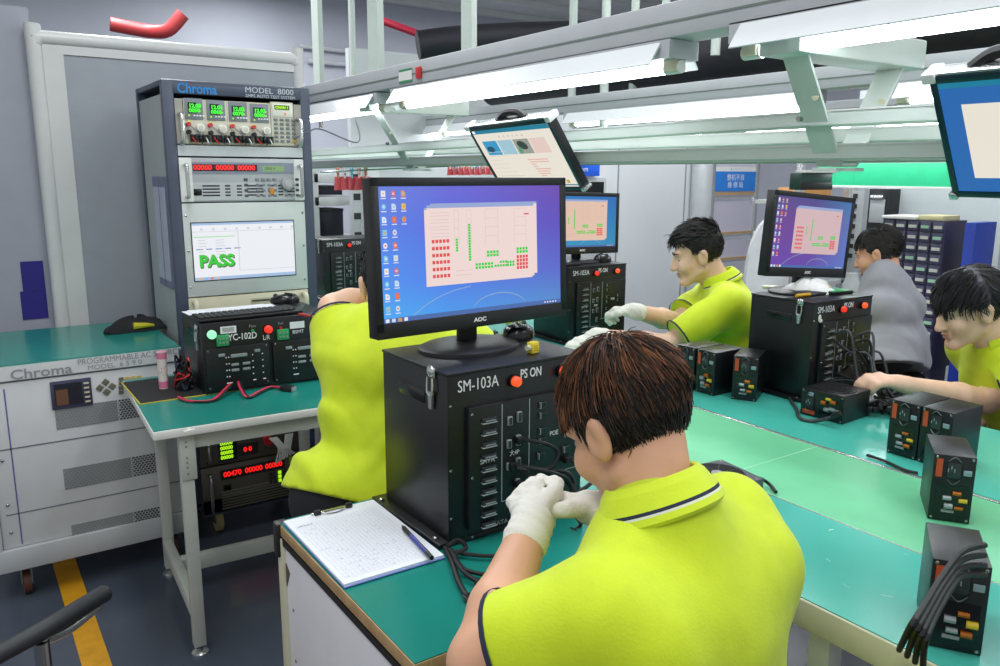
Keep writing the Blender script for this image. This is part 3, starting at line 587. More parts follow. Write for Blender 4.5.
def sm_tester(loc, rz, label, full=True, lit=('orange', 'orange'), words='SM-103A', sc=1.0):
    W, D, H = .343, .265, .355
    t = thing('power_supply_tester', label, 'tester', loc, rz, 'black power supply testers')
    q = MB(); q.box(0, W, 0, D, .012, H-.006, black, .002); q.box(-.002, W+.002, -.002, D+.002, H-.006, H, black, .002); q.build('case', t)
    q = MB(); q.box(-.022, W+.005, .0, D+.03, 0, .012, black, .003)
    q.build('base_plate', t)
    q = MB()
    for y in (.03, D-.0): q.ball((-.012, y, .013), (.007, .007, .004), steel, 10)
    q.split('base_screw', t)
    a, b = SF(293, 205), SF(640, 560); q = MB(); q.box(a[0], W-.012, -.014, 0, .03, a[1], black, .0015)
    q.build('front_plate', t)
    q = MB(); Y = -.0145
    def hl(z0, x0, x1): q.plate(x0, x1, z0-.0008, z0+.0008, Y, line_w)
    def vl(x0, z0, z1): q.plate(x0-.0008, x0+.0008, z0, z1, Y, line_w)
    xv1, xv2, xv3 = SF(397, 300)[0], SF(478, 300)[0], SF(622, 300)[0]
    zt, zb1, zb2 = SF(397, 190)[1]-.002, SF(400, 490)[1], SF(478, 430)[1]
    vl(xv1, zb1, zt); vl(xv2, zb2, zt); hl(zb1, xv1, SF(455, 475)[0]); hl(zb2, SF(470, 430)[0], W-.02)
    q.build('printed_lines', t)
    q = MB(); Z0 = -.0005; x, z = SF(268, 150); q.text(words, x, z+.001, .033, wtext, Z0, 'LEFT', sx=.79, bold=.0004)
    x, z = SF(462, 112); q.text('PS ON', x, z-.0, .027, wtext, Z0, 'LEFT', sx=.72, bold=.0004)
    x, z = SF(352, 361); q.text('SATA', x, z, .014, wtext, Y, sx=1.05); x, z = SF(548, 292); q.text('POE', x, z, .014, wtext, Y, sx=.9)
    x, z = SF(435, 343); q.text('大4P', x, z, .014, wtext, Y, sx=.85); x, z = SF(392, 556); q.text('DATA', x, z, .013, gtext, Y, sx=1.15)
    q.build('lettering', t)
    for zy in (237, 272, 309, 345, 381, 416, 451, 485, 519, 553):
        a, b = SF(332, zy+2), SF(376, zy-5); zc = (a[1]+b[1])/2
        q = MB(); q.box(a[0], b[0], -.021, -.014, zc-.006, zc+.003, port_m, .001); q.box(a[0], b[0], -.0225, -.014, zc-.0072, zc-.0055, line_w); q.box(a[0]+.006, b[0]-.004, -.0235, -.02, zc-.003, zc-.001, slot_m)
        q.build('sata_port', t)
    for zx, zy, h in ((418, 242, .016), (446, 231, .02), (416, 312, .016), (444, 302, .02), (444, 372, .02), (442, 437, .02), (416, 380, .014)):
        x, z = SF(zx, zy); q = MB(); q.box(x-.0055, x+.0055, -.02, -.014, z-h/2-.002, z+h/2, slot_m, .001); q.box(x-.0035, x+.0035, -.0208, -.0195, z-h/2, z+h/2-.002, port_m); q.build('molex_port', t)
    for zx, zy in ((515, 200), (515, 231), (515, 280), (583, 264), (515, 311), (583, 295), (582, 345), (512, 358)):
        x, z = SF(zx, zy); q = MB(); q.box(x-.009, x+.009, -.019, -.014, z-.007, z+.006, mat('port_case', '2a2c30', .45), .001); q.box(x-.006, x+.006, -.0196, -.018, z-.003, z+.004, blackg); q.box(x-.009, x-.007, -.0198, -.014, z-.007, z+.006, gtext); q.build('power_port', t)
    for (zx, zy), L in zip(((441, 128), (575, 102)), lit):
        x, z = SF(zx, zy); q = MB(); q.cyl((x, -.008, z), (x, 0, z), .0135, blackg, n=24); r_ = q.build('lamp_ring', t)
        q = MB(); lm = orange_led if L == 'orange' else emit('red_lamp', 'f03018', 1.0)
        q.lathe([(.0105, 0), (.0105, .01), (.0085, .013), (.004, .0145), (0, .015)], lm, 24, T=M.Translation((x, -.007, z)) @ M.Rotation(R(90), 4, 'X')); q.build('indicator_lamp', r_)
    q = MB()
    for zx, zy in ((303, 222), (303, 410), (303, 590)): x, z = SF(zx, zy); q.ball((x, Y, z), (.003, .002, .003), steel, 8)
    for zz in (.06, .16, .29): q.ball((.006, -.0005, zz), (.003, .002, .003), steel, 8)
    q.split('screw', t)
    q = MB(); q.box(-.0015, .0, .085, .19, H-.078, H-.054, blackg, .0007); q.box(-.002, -.001, .083, .192, H-.054, H-.052, dgrey); q.build('carry_slot', t)
    latch(t, -.002, .052, H-.03); t.scale = (sc, sc, sc)
    return t, H*sc
def monitor(loc, rz, tilt, label, w=.505, h=.285, screen=None, stand=True, zc=.22, group='black desktop monitors', logo=True, name='desktop_monitor', roll=0):
    """origin at the stand's base; the screen faces local -y"""
    t = thing(name, label, 'monitor', loc, rz, group)
    T = M.Translation((0, 0, zc)) @ M.Rotation(R(tilt), 4, 'X') @ M.Rotation(R(roll), 4, 'Y')
    bz = .017; q = MB(); q.box(-w/2, w/2, -.012, .02, -h/2-.012, h/2, blackp, .003, T=T); q.box(-w*.36, w*.36, .02, .045, -h*.36, h*.33, blackp, .008, T=T); q.build('housing', t)
    q = MB(); q.box(-w/2, w/2, -.0145, -.012, -h/2-.012, -h/2+bz+.002, blackp, .001, T=T); q.box(-w/2, w/2, -.0145, -.012, h/2-bz, h/2, blackp, .001, T=T); q.box(-w/2, -w/2+bz, -.0145, -.012, -h/2, h/2, blackp, .001, T=T); q.box(w/2-bz, w/2, -.0145, -.012, -h/2, h/2, blackp, .001, T=T); bz_ = q.build('bezel', t)
    if logo: q = MB(); q.text('AOC', 0, -h/2+.0035, .012, wtext, -.0147, T=T, sx=1.2, bold=.0005); q.build('logo', bz_)
    sw, sh = w-2*bz, h-2*bz-.002; o = screen(sw, sh); o.parent = t; o.matrix_local = T @ M.Translation((0, -.0125, .001))
    if stand:
        q = MB(); q.box(-.022, .022, .018, .04, .012, zc-.02, blackp, .005); q.build('neck', t)
        q = MB(); q.lathe([(.001, .016), (.05, .0155), (.1, .012), (.112, .007), (.113, 0)], blackp, 40, T=M.Translation((0, .02, 0)) @ M.Diagonal((1.05, .82, 1, 1))); q.build('stand_base', t)
    return t
ic = [emit('icon_'+h, h, .85) for h in ('f4f4ff', 'f0c850', 'd8e8ff', '8ad0f0', 'e8a040', 'f07050')]
win_pink = emit('window_pink', 'f0d8d4', .95); gsq = emit('chart_green', '2cd43c', .9); rsq = emit('chart_red', 'e84848', .9); cell_l = emit('cell_line', 'c8b0b4', .9); task_m = emit('task_bar', '4a70b8', .8)
def chart_window(q, x, z, w, h, y, back, detail=True, red=True):
    q.plate(x, x+w, z, z+h, y, back); q.plate(x, x+w, z+h, z+h+.006, y, emit('title_bar', '9aaede', .85))
    def P(u, v, uw, vh, m): q.plate(x+u*w, x+(u+uw)*w, z+(1-v-vh)*h, z+(1-v)*h, y-.0004, m)
    for j in range(6):
        for i in range(5): P(.035+i*.032, .41+j*.092, .024, .045, rsq)
        if detail and j < 4:
            P(.03, .06+j*.09, .16, .004, cell_l); P(.03, .1+j*.09, .16, .004, cell_l)
    for j in range(5): P(.245, .41+j*.036, .02, .028, gsq)
    for j in range(14): P(.36, .22+j*.036, .022, .03, gsq)
    for i in range(6):
        for j in range(2): P(.42+i*.029, .76+j*.045, .022, .034, gsq)
    for i in range(5): P(.6+i*.026, .8, .02, .032, gsq); P(.6+i*.026, .75, .02, .032, gsq if i > 1 else back)
    for i in range(4):
        for j in range(2): P(.53+i*.03, .6+j*.045, .023, .036, gsq); P(.82+i*.03, .58+j*.045, .023, .036, gsq)
    for i in range(3):
        for j in range(2): P(.72+i*.028, .76+j*.042, .021, .034, gsq)
    for i in range(4):
        for j in range(4): P(.82+i*.03, .69+j*.052, .023, .042, rsq if red else gsq)
    if detail:
        for u in (.235, .35, .52, .8):
            for j in range(4):
                P(u, .03+j*.12, .12 if u > .4 else .04, .003, cell_l); P(u, .03+j*.12, .002, .11, cell_l); P(u+(.12 if u > .4 else .04), .03+j*.12, .002, .11, cell_l)
        P(.9, .1, .05, .02, rsq); P(.24, .84, .15, .004, cell_l); P(.24, .9, .15, .004, cell_l)
def desktop(name, sx, sz, fac, win, pink=win_pink, rows=10, s=1.0, red=True):
    def f(sw, sh):
        base = gradient_screen(name, sx, sz, fac, s); q = MB(); q.plate(-sw/2, sw/2, -sh/2, sh/2, 0, base)
        # swoosh curves on the desktop picture
        cu = emit('swoosh', 'b8d8f4', .6)
        for k, (a0, a1, cx, cz, rx, rz_) in enumerate(((20, 160, .62, .0, .16, .14), (95, 170, .5, -.4, .5, .62))):
            pts = [(-sw/2+sw*(cx+rx*math.cos(R(a))), -sh/2+sh*(cz+rz_*math.sin(R(a)))) for a in range(a0, a1+1, 10)]
            for p0, p1 in zip(pts, pts[1:]):
                if min(p0[0], p1[0]) < -sw/2 or min(p0[1], p1[1]) < -sh/2: continue
                d = .0008; q.add([(p0[0], -.0003, p0[1]-d), (p1[0], -.0003, p1[1]-d), (p1[0], -.0003, p1[1]+d), (p0[0], -.0003, p0[1]+d)], [(0, 1, 2, 3)], cu)
        q.plate(-sw/2, sw/2, -sh/2, -sh/2+sh*.035, -.0004, task_m)
        for i in range(4): q.plate(-sw/2+.004+i*.014, -sw/2+.012+i*.014, -sh/2+.001, -sh/2+.008, -.0008, ic[(i*2) % 6])
        for i in range(5): q.plate(sw/2-.05+i*.008, sw/2-.046+i*.008, -sh/2+.003, -sh/2+.006, -.0008, ic[0])
        for c in range(3):
            for r in range(rows if c < 2 else 3):
                x = -sw/2+sw*(.012+c*.048); z = sh/2-sh*(.03+r*.094); m = ic[(r*3+c*5) % 6]; w_, h_ = sw*.021, sh*.044
                k = (r+c) % 3
                if k == 0: q.plate(x, x+w_, z-h_, z, -.0005, m)
                elif k == 1: q.add([(x+w_/2+w_/2*math.cos(a*math.pi/5), -.0005, z-h_/2+h_/2*math.sin(a*math.pi/5)) for a in range(10)], [tuple(range(10))], m)
                else: q.add([(x, -.0005, z-h_), (x+w_, -.0005, z-h_), (x+w_, -.0005, z-h_*.3), (x+w_*.6, -.0005, z), (x, -.0005, z)], [(0, 1, 2, 3, 4)], m)
                q.plate(x+w_*.3, x+w_*.7, z-h_*.65, z-h_*.35, -.0008, ic[(r+c+1) % 6]); q.plate(x-w_*.1, x+w_*1.1, z-h_*1.35, z-h_*1.2, -.0005, ic[0])
        u0, v0, u1, v1 = win
        for dx, dz in ((-.012, .012), (.02, -.02), (0, 0)):
            last = dx == 0; X, Z, w_, h_ = -sw/2+sw*(u0+dx), sh/2-sh*(v1+dz), sw*(u1-u0), sh*(v1-v0)
            if last: chart_window(q, X, Z, w_, h_, -.0014, pink, red=red)
            else: q.plate(X, X+w_, Z, Z+h_, -.001 if dx < 0 else -.0007, pink); q.plate(X, X+w_, Z+h_, Z+h_+.004, -.001, emit('title_bar', '9aaede', .85))
        return q.build('screen')
    return f
def mouse(loc, rz, label):
    t = thing('computer_mouse', label, 'mouse', loc, rz, 'black computer mice')
    q = MB(); n = 20; prof = [(0, 1, 1), (.012, 1.02, 1.02), (.022, .92, .93), (.03, .7, .72), (.0345, .35, .35), (.0355, .01, .01)]
    vs = [(.0315*a*math.cos(2*math.pi*i/n)*(1+.12*math.sin(2*math.pi*i/n)), .055*b*math.sin(2*math.pi*i/n), z*(1-.12*math.sin(2*math.pi*i/n))) for z, a, b in prof for i in range(n)]
    q.add(vs, [(j*n+i, j*n+(i+1) % n, (j+1)*n+(i+1) % n, (j+1)*n+i) for j in range(len(prof)-1) for i in range(n)]+[tuple(range(n-1, -1, -1))], blackg); q.build('shell', t)
    q = MB(); q.cyl((-.004, .034, .027), (.004, .034, .027), .008, dgrey, n=14); q.build('scroll_wheel', t)
    return t
# ---- power supply units
or_lab = mat('orange_label', 'c8502a', .6); fan_m = mat('fan_grille', '6a6d70', .35, .7); copper = mat('copper_coil', 'b86a28', .35, .6); yel_t = mat('yellow_core', 'd8b828', .5)
def psu(loc, rz, label, pose='stand', cable=False, finish=None):
    """local: the socket face looks to -y, 0.14 long in y. stand: 0.08 wide, 0.15 tall; lie: 0.15 wide, 0.086 tall"""
    m = finish or black
    w, h, d = (.08, .148, .145) if pose == 'stand' else ((.14, .085, .145) if pose == 'lie' else (.15, .16, .085))
    t = thing('power_supply_unit', label, 'power supply', loc, rz, 'bare black power supplies on the line')
    q = MB(); q.box(0, w, 0, d, 0, h, m, .0015); q.build('case', t)
    S = pose == 'stand'
    def f(u, v): return (u*w, v*h) if S else ((1-v)*w, u*h)
    q = MB(); x, z = f(.5, .78); q.box(x-.014, x+.014, -.003, 0, z-.018, z+.018, port_m, .003)
    for i in range(3): q.box(x-.006+(i-1)*0+(.0 if i == 1 else (i-1)*.006), x-.004+(0 if i == 1 else (i-1)*.006), -.0036, -.003, z-.004+(i == 1)*.006, z+.004+(i == 1)*.006, slot_m)
    q.tube([(x-.012, -.003, z-.02), (x, -.004, z-.03), (x+.012, -.003, z-.02)], .0012, fan_m, n=5); q.tube([(x-.012, -.003, z+.02), (x, -.004, z+.03), (x+.012, -.003, z+.02)], .0012, fan_m, n=5); q.build('mains_socket', t)
    x, z = f(.15, .8); q = MB(); q.box(x-(.006 if S else .02), x+(.006 if S else .02), -.0015, 0, z-(.02 if S else .006), z+(.02 if S else .006), or_lab); q.build('warning_label', t)
    x, z = f(.82, .76); q = MB(); q.box(x-.008, x+.008, -.004, 0, z-.006, z+.006, mat('switch_grey', '8aa0a8', .4), .0015); q.build('rocker_switch', t)
    # the open honeycomb end shows coils and capacitors behind it
    q = MB(); x0, z0 = f(.12, .08); x1, z1 = f(.9, .56); x0, x1 = sorted((x0, x1)); z0, z1 = sorted((z0, z1)); q.box(x0, x1, -.001, 0, z0, z1, blackg); q.build('vent', t)
    rr = random.Random(label); q = MB()
    for k, (u, v, m2) in enumerate(((.7, .22, copper), (.78, .34, yel_t), (.45, .24, slot_m), (.62, .44, copper), (.4, .36, slot_m))):
        x, z = f(u, v); q.cyl((x-.008, -.003, z), (x+.008, -.003, z), .004+.003*rr.random(), m2, n=10)
    q.box(*(lambda p: (p[0]-.012, p[0]+.012, -.003, -.001, p[1]-.003, p[1]+.003))(f(.45, .16)), gtext); q.build('coil', t)
    q = MB()
    for u, v in ((.08, .04), (.92, .04), (.08, .96), (.92, .96)): x, z = f(u, v); q.ball((x, -.0005, z), (.003, .0015, .003), steel, 8)
    q.split('screw', t)
    if pose == 'lie':
        q = MB(); q.lathe([(.062, 0), (.062, .0015), (.058, .0018)], blackp, 32, T=M.Translation((w/2, d/2, h)))
        for r_ in (.015, .03, .045): q.tube([(w/2+r_*math.cos(a), d/2+r_*math.sin(a), h+.003) for a in np.linspace(0, 2*math.pi, 25)], .0012, rubber, n=5, sub=1)
        q.build('fan_grille', t)
    return t
# ================================================================== the first work place: desk, tester, screen
t = thing('work_desk', 'white side desk with a green top under the clipboard and tester', 'desk', (.512, .97, 0))
W, D, T = .655, .61, .75
q = MB(); q.box(0, W, 0, D, T-.026, T-.002, wood, .001); q.box(.002, W-.001, .0015, D-.001, T-.002, T, green); q.build('desk_top', t)
q = MB(); q.box(0, .004, 0, D, T-.044, T-.03, blackp); q.build('dark_edge_strip', t)
q = MB(); q.box(.006, .02, .004, D-.004, .03, T-.026, mat('desk_side', 'e0dee3', .45, var=.02), .001); q.box(.02, W, D-.02, D-.006, .03, T-.026, mat('desk_side', 'e0dee3', .45, var=.02)); q.build('side_panel', t)
q = MB(); q.box(-.002, .03, D-.028, D+.002, .0, T-.03, cream, .003); q.build('corner_post', t)
q = MB(); q.box(-.008, .02, D-.02, D+.008, T-.075, T+.001, blackp, .004); q.build('corner_guard', t)
q = MB(); q.prism([(D-.05, T-.1), (D-.028, T-.085), (D-.028, T-.14)], .0045, .0065, mat('dark_notch', '5a4a3a', .6), 'x'); q.build('bracket_notch', t)
for z in (.45, .57): q = MB(); q.ball((.0055, D-.06, z), (.0015, .004, .004), steel, 8); q.build('panel_screw', t)
for x in (.03, W-.03): q = MB(); q.cyl((x, .04, 0), (x, .04, .05), .018, blackp); q.build('foot', t)
sm1, H = sm_tester((.752, 1.27, .7505), R(1.0), 'black tester marked SM-103A on the side desk, under the error chart screen')
# screen of the first monitor
b = pz(478, 349, .7505+H); MON1 = (b[0], b[1]+.01)
monitor((b[0]-.009, b[1], .7505+H+.0005), R(3.2), -2.5, 'large black monitor with a blue desktop and red and green error chart', screen=desktop('blue_desktop', [(0, '5a9cf0'), (.35, '5a70e0'), (1, '6a3c98')], [(0, '2ab4f0'), (.3, '3c80e8'), (.7, '4a54d4'), (1, '6a50c0')], .5, (.23, .165, .83, .745)), zc=.2145, w=.496, h=.30)
p = pz(512, 341, .7505+H); mouse((p[0]+.03, p[1]+.02, .7505+H+.0005), R(-60), 'black mouse beside the round stand of the error chart monitor')
o = MB().tube([(p[0]+.0, p[1]+.06, 1.115), (p[0]+.02, p[1]+.1, 1.105), (p[0]+.06, p[1]+.12, 1.03), (p[0]+.09, p[1]+.12, .9)], .003, rubber, n=6); tag(o.build('mouse_cable'), 'black mouse cable hanging over the back of the near tester', 'cable')
p = pz(533, 353, .7505+H); t = thing('yellow_tape_roll', 'small yellow tape roll on the near tester', 'tape', (p[0], p[1], .7505+H+.0005), R(12))
q = MB(); q.box(-.011, .011, -.009, .009, 0, .024, yel_p, .0025); q.build('block', t); q = MB(); q.cyl((-.02, 0, .013), (-.011, 0, .013), .006, cream, n=14); q.build('core', t); q = MB()
for k in range(3): q.plate(-.008, .006, .006+k*.005, .008+k*.005, -.0095, mat('tape_print', 'c89a2a', .6))
q.build('print', t)
a, b = pz(448, 359, 1.0975), pz(522, 353, 1.0975); o = thing('test_probe', 'thin silver probe with a red tip lying on the near tester', 'probe', (a[0], a[1], 1.0962)); d = V(b-a); q = MB(); q.tube([(0, 0, .004), d*.5+V((0, 0, .004)), d+V((0, 0, .004))], .0032, steel, n=8); q.build('shaft', o)
q = MB(); q.cyl(d+V((0, 0, .004)), d*1.16+V((0, 0, .004)), .0042, whitep, n=10); q.cyl(d*1.04+V((0, 0, .004)), d*1.1+V((0, 0, .004)), .0046, red_p, n=10); q.build('grip', o)
for k in range(4): MB().cyl(d*(.2+.2*k)+V((0, 0, .004)), d*(.23+.2*k)+V((0, 0, .004)), .0048, whitep, n=8).build('ring', o)
# clipboard and pen
cb = [pz(*p_, .754) for p_ in ((283, 522.5), (368.8, 498.8), (440, 555), (342.5, 590))]
t = thing('clipboard', 'clipboard with a filled grid form at the corner of the side desk', 'clipboard', (.515, 1.235, .7515), R(-.5))
q = MB(); q.box(0, .208, 0, .325, 0, .003, mat('clipboard_blue', '7f8fd0', .4), .001); q.build('board', t)
q = MB(); q.box(.001, .207, .004, .322, .003, .0065, paper_m); gl = mat('form_line', 'a9aec2', .8)
for i in range(22): q.add([(.012+i*.0085, .02, .0068), (.0124+i*.0085, .02, .0068), (.0124+i*.0085, .28, .0068), (.012+i*.0085, .28, .0068)], [(0, 1, 2, 3)], gl)
for j in range(30): q.add([(.012, .02+j*.009, .0068), (.19, .02+j*.009, .0068), (.19, .0204+j*.009, .0068), (.012, .0204+j*.009, .0068)], [(0, 1, 2, 3)], gl)
ink = mat('pencil_ink', '6a6e80', .8)
for k in range(110):
    x, y = .015+.0085*random.randrange(20), .024+.009*random.randrange(27); w_ = .003+.003*random.random()
    if random.random() < .5 and y > .12: continue
    q.add([(x, y, .007), (x+w_, y+.001, .007), (x+w_, y+.0018, .007), (x, y+.001, .007)], [(0, 1, 2, 3)], ink)
for k in range(8): x, y = .015+.004*k, .27+.006*random.random(); q.add([(x, y, .007), (x+.003, y, .007), (x+.003, y+.003, .007), (x, y+.002, .007)], [(0, 1, 2, 3)], ink)
q.build('paper_form', t)
q = MB(); q.cyl((.065, .312, .012), (.078, .312, .012), .006, blackp, n=12); q.cyl((.137, .312, .012), (.15, .312, .012), .006, blackp, n=12); q.tube([(.078, .312, .012), (.09, .303, .009), (.107, .3, .008), (.125, .303, .009), (.137, .312, .012)], .0016, steel, n=6); q.box(.06, .155, .314, .324, .0065, .009, steel, .001); q.build('clip', t)
a, b = V(pz(404, 528, .7655)), V(pz(431, 557, .7655)); t = thing('ballpoint_pen', 'blue and black pen lying along the edge of the clipboard', 'pen', a); d = (b-a).normalized(); L = (b-a).length
MB().cyl((0, 0, 0), d*L*.28, .0045, rubber, r2=.0042, n=12).build('grip', t); MB().cyl(-d*.012, (0, 0, 0), .0012, blackp, r2=.0045, n=10).build('tip', t); MB().cyl(d*L*.28, d*L*.9, .0044, mat('pen_blue', '2a2f9a', .3), n=12).build('barrel', t)
q = MB(); q.cyl(d*L*.86, d*L*1.03, .0046, blackp, n=12); q.bar(d*L*.55+V((0, 0, .005)), d*L*.95+V((0, 0, .006)), .002, .0015, steel); q.build('clip_end', t)
# cables on the desk and at the tester's front
def desk_cable(pts, r, label, m=rubber, group='loose black leads on the side desk', plug=True, name='power_lead', z=.756):
    P = [pz(a_, b_, c_) if len(q_) == 3 else None for q_ in pts for a_, b_, c_ in [q_]]
    o = thing(name, label, 'cable', (P[0][0], P[0][1], z), 0, group); off = V((P[0][0], P[0][1], z))
    MB().tube([V(p_)-off for p_ in P], r, m, n=8).build('lead', o)
    if plug:
        a_, b_ = V(P[-2])-off, V(P[-1])-off; d_ = (b_-a_).normalized(); q_ = MB(); q_.bar(b_-d_*.006, b_+d_*.024, .018, .01, blackp, bev=.0015); q_.bar(b_+d_*.024, b_+d_*.028, .014, .007, port_m); q_.build('plug', o)
    return o
desk_cable([(445, 548, .757), (452, 562, .757), (458, 580, .757), (464, 592, .757), (468, 597, .757)], .0055, 'black flat lead ending in a plug near the left forearm')
desk_cable([(446, 549, .76), (460, 553, .76), (490, 556, .76), (520, 552, .757)], .004, 'black lead running along the tester base to the right', plug=False)
desk_cable([(450, 549, .765), (462, 567, .765), (476, 573, .76), (498, 576, .757)], .004, 'black lead curling under the left forearm')
desk_cable([(448, 546, .768), (458, 540, .77), (466, 548, .765), (455, 556, .765), (464, 572, .765), (480, 583, .757)], .0045, 'knotted black lead at the front corner of the near tester')
def sp(zx, zy, out=0.0):                                            # a point on (or off) the near tester's front
    x, z = SF(zx, zy); a = R(1.0); lx, ly = x, -.016-out
    return (.752+lx*math.cos(a)-ly*math.sin(a), 1.27+lx*math.sin(a)+ly*math.cos(a), .7505+z)
HR = pd(556, 503, 1.30)
for k, (pts, lab) in enumerate((([(446, 302), (475, 295, .05), (505, 320, .06), (490, 365, .06), (450, 378, .04), (425, 380, .02)], 'black lead looping between two sockets on the near tester'),
        ([(425, 378), (455, 372, .05), (500, 385, .07), (530, 410, .07), (540, 450, .08)], 'black lead from the left socket to the right glove'),
        ([(428, 385), (460, 400, .05), (500, 405, .06), (535, 420, .06), (555, 470, .08)], 'second black lead from the left socket down to the gloves'),
        ([(582, 378), (610, 395, .04), (618, 425, .05), (600, 445, .05), (560, 470, .05)], 'black lead dropping from the right socket of the near tester'),
        ([(443, 437), (470, 440, .04), (490, 470, .07), (510, 500, .09)], 'short black lead from the lowest socket to the left glove'),
        ([(500, 395, .03), (530, 385, .06), (545, 420, .07), (520, 470, .08), (545, 520, .08), (575, 560, .06), (560, 575, .06)], 'black lead hanging below the gloves'))):
    P = [V(sp(*p_)) for p_ in pts]; o = thing('tester_lead', lab, 'cable', P[0], 0, 'leads on the front of the near tester')
    MB().tube([p_-P[0] for p_ in P], .0042, rubber, n=8).build('lead', o)
    MB().box(-.009, .009, -.012, .004, -.007, .007, blackp, .002).build('plug', o)
    if k == 5: d_ = (P[-1]-P[-2]).normalized(); MB().bar(P[-1]-P[0], P[-1]-P[0]+d_*.03, .02, .013, blackp, bev=.002).build('connector', o)
# ================================================================== YC tester on the test table with keyboard, paper, pen
Yq = 2.667; xq = .648; H2 = .238; t = thing('programming_tester', 'low wide black tester marked YC-102D with coloured lamps', 'tester', (xq, Yq, .753), R(-1.5))
W, D = .44, .29
def yc(zx, zy): p = py(180+zx/5.55, 300+zy/5.55, Yq-.01); return p[0]-xq, p[2]-.753
q = MB(); q.box(0, W, 0, D, 0, H2, black, .002); q.build('case', t)
for i, (a0, a1) in enumerate(((148, 495), (520, 860))):
    xa, xb = yc(a0, 380)[0], yc(a1, 350)[0]; q = MB(); q.box(xa, xb, -.01, 0, .012, .155, black, .0015); pl = q.build('front_plate', t)
    q = MB()
    for x, z in ((xa+.008, .02), (xa+.008, .147), (xb-.008, .147), (xb-.008, .02)): q.ball((x, -.0102, z), (.003, .0015, .003), steel, 8)
    q.split('screw', pl)
    wd = xb-xa
    for u, v, uw, vh in ((.19, .86, .1, .07), (.38, .82, .26, .08), (.38, .6, .12, .06), (.56, .6, .12, .06), (.38, .47, .12, .06), (.56, .47, .12, .06), (.76, .88, .09, .07)):
        x, z = xa+u*wd, .012+v*.143; MB().box(x, x+uw*wd, -.016, -.01, z-vh*.143, z, slot_m, .0015).build('connector', pl)
    q = MB()
    for u in (.3, .34, .72, .88):
        for j in range(5): q.plate(xa+u*wd, xa+u*wd+.004+(.006 if j == 0 else 0), .03+j*.022, .034+j*.022, -.0105, wtext)
    q.build('lettering', pl)
q = MB()
x, z = yc(270, 207); q.text('YC-102D', x, z-.004, .031, wtext, -.0005, 'LEFT', sx=.8, bold=.0004); x, z = yc(465, 205); q.text('L/R', x-.002, z-.004, .024, wtext, -.0005, 'LEFT', sx=.75); x, z = yc(625, 175); q.text('BSMT', x, z-.003, .017, wtext, -.0005, 'LEFT', bold=.0006); x, z = yc(722, 134); q.text('R', x, z, .022, wtext, -.0005, 'LEFT')
x, z = yc(385, 148); q.text('Pass', x, z, .014, gtext, -.0005, 'LEFT'); x, z = yc(545, 132); q.text('Fail', x, z, .014, gtext, -.0005, 'LEFT'); q.build('lettering', t)
for zx, zy, m_, r_ in ((178, 193, mint_led, .015), (490, 162, emit('red_lamp', 'f03018', 1.0), .014), (778, 134, emit('green_lamp', '38e070', .9), .013)):
    x, z = yc(zx, zy); q = MB(); q.cyl((x, -.003, z), (x, 0, z), r_+.003, blackg, n=22); q.lathe([(r_, 0), (r_, .008), (r_*.7, .013), (0, .015)], m_, 22, T=M.Translation((x, -.003, z)) @ M.Rotation(R(90), 4, 'X')); q.build('indicator_lamp', t)
for zx, zy in ((405, 170), (560, 155)):
    x, z = yc(zx, zy); MB().cyl((x, -.006, z), (x, 0, z), .005, pcb if zx < 500 else red_p, n=12).build('small_lamp', t)
for zx, zy in ((272, 167), (651, 138)):
    x, z = yc(zx, zy); q = MB(); q.plate(x-.026, x+.026, z-.012, z+.012, -.0006, wtext)
    for k in range(18): q.plate(x-.02+k*.0022, x-.02+k*.0022+.0006*(1+k % 3*.5), z-.007, z+.008, -.001, blackp) if zx < 400 else None
    q.build('barcode_label', t)
for zx, zy in ((238, 225), (570, 190)):
    x, z = yc(zx, zy); q = MB(); q.box(x-.02, x+.02, -.012, -.0005, z-.018, z+.018, pcb, .001)
    for k in range(6): q.box(x-.014+.012*(k % 3), x-.008+.012*(k % 3), -.014, -.012, z-.01+.014*(k//3), z-.004+.014*(k//3), slot_m)
    q.build('circuit_board', t)
q = MB(); q.box(-.0015, 0, .09, .2, H2-.06, H2-.04, blackg); q.build('carry_slot', t); latch(t, -.002, .05, H2-.045)
zt = .753+H2+.0005
a = pz(203, 322, zt); b = pz(300, 314, zt)
t = thing('keyboard', 'black keyboard on top of the YC tester', 'keyboard', (xq-.005, Yq+.012, zt), R(1))
q = MB(); q.box(0, .36, 0, .115, .002, .012, blackp, .004); q.build('body', t); kt = mat('key_cap', '26272b', .5)
kk = 0
for r_ in range(5):
    x = .008
    while x < .33:
        w_ = .0165 if not (r_ == 0 and .08 < x < .2) else .1
        w_ = min(w_, .352-x)
        if kk < 99: MB().box(x, x+w_, .012+r_*.019, .028+r_*.019, .012, .018, kt, .0015).build('key', t); kk += 1
        x += w_+.0035
for x in (.03, .33): MB().box(x-.02, x+.02, .09, .105, 0, .003, rubber).build('foot', t)
a = pz(230, 306, zt); q = MB()
for k, (dx, dy, an) in enumerate(((0, 0, 3), (.008, .006, -2))): q.box(0, .3, 0, .14, .001+k*.0015, .002+k*.0015, paper_m, T=M.Translation((dx, dy, 0)) @ rotz(R(an)))
tag(q.build('paper_sheets', loc=(xq+.01, Yq+.132, zt)), 'white paper sheets behind the keyboard on the YC tester', 'paper')
p = pz(285, 304, zt); mouse((p[0]+.01, p[1]+.03, zt), R(60), 'black mouse beside the paper sheets on the YC tester')
a, b = V(pz(299, 314, zt+.004)), V(pz(321, 318, zt+.004)); t = thing('red_pen', 'red pen pointing off the end of the keyboard', 'pen', a); d = b-a
MB().cyl((0, 0, 0), d*.8, .004, red_p, n=10).build('barrel', t); MB().cyl(d*.8, d, .004, whitep, r2=.002, n=10).build('tip', t)
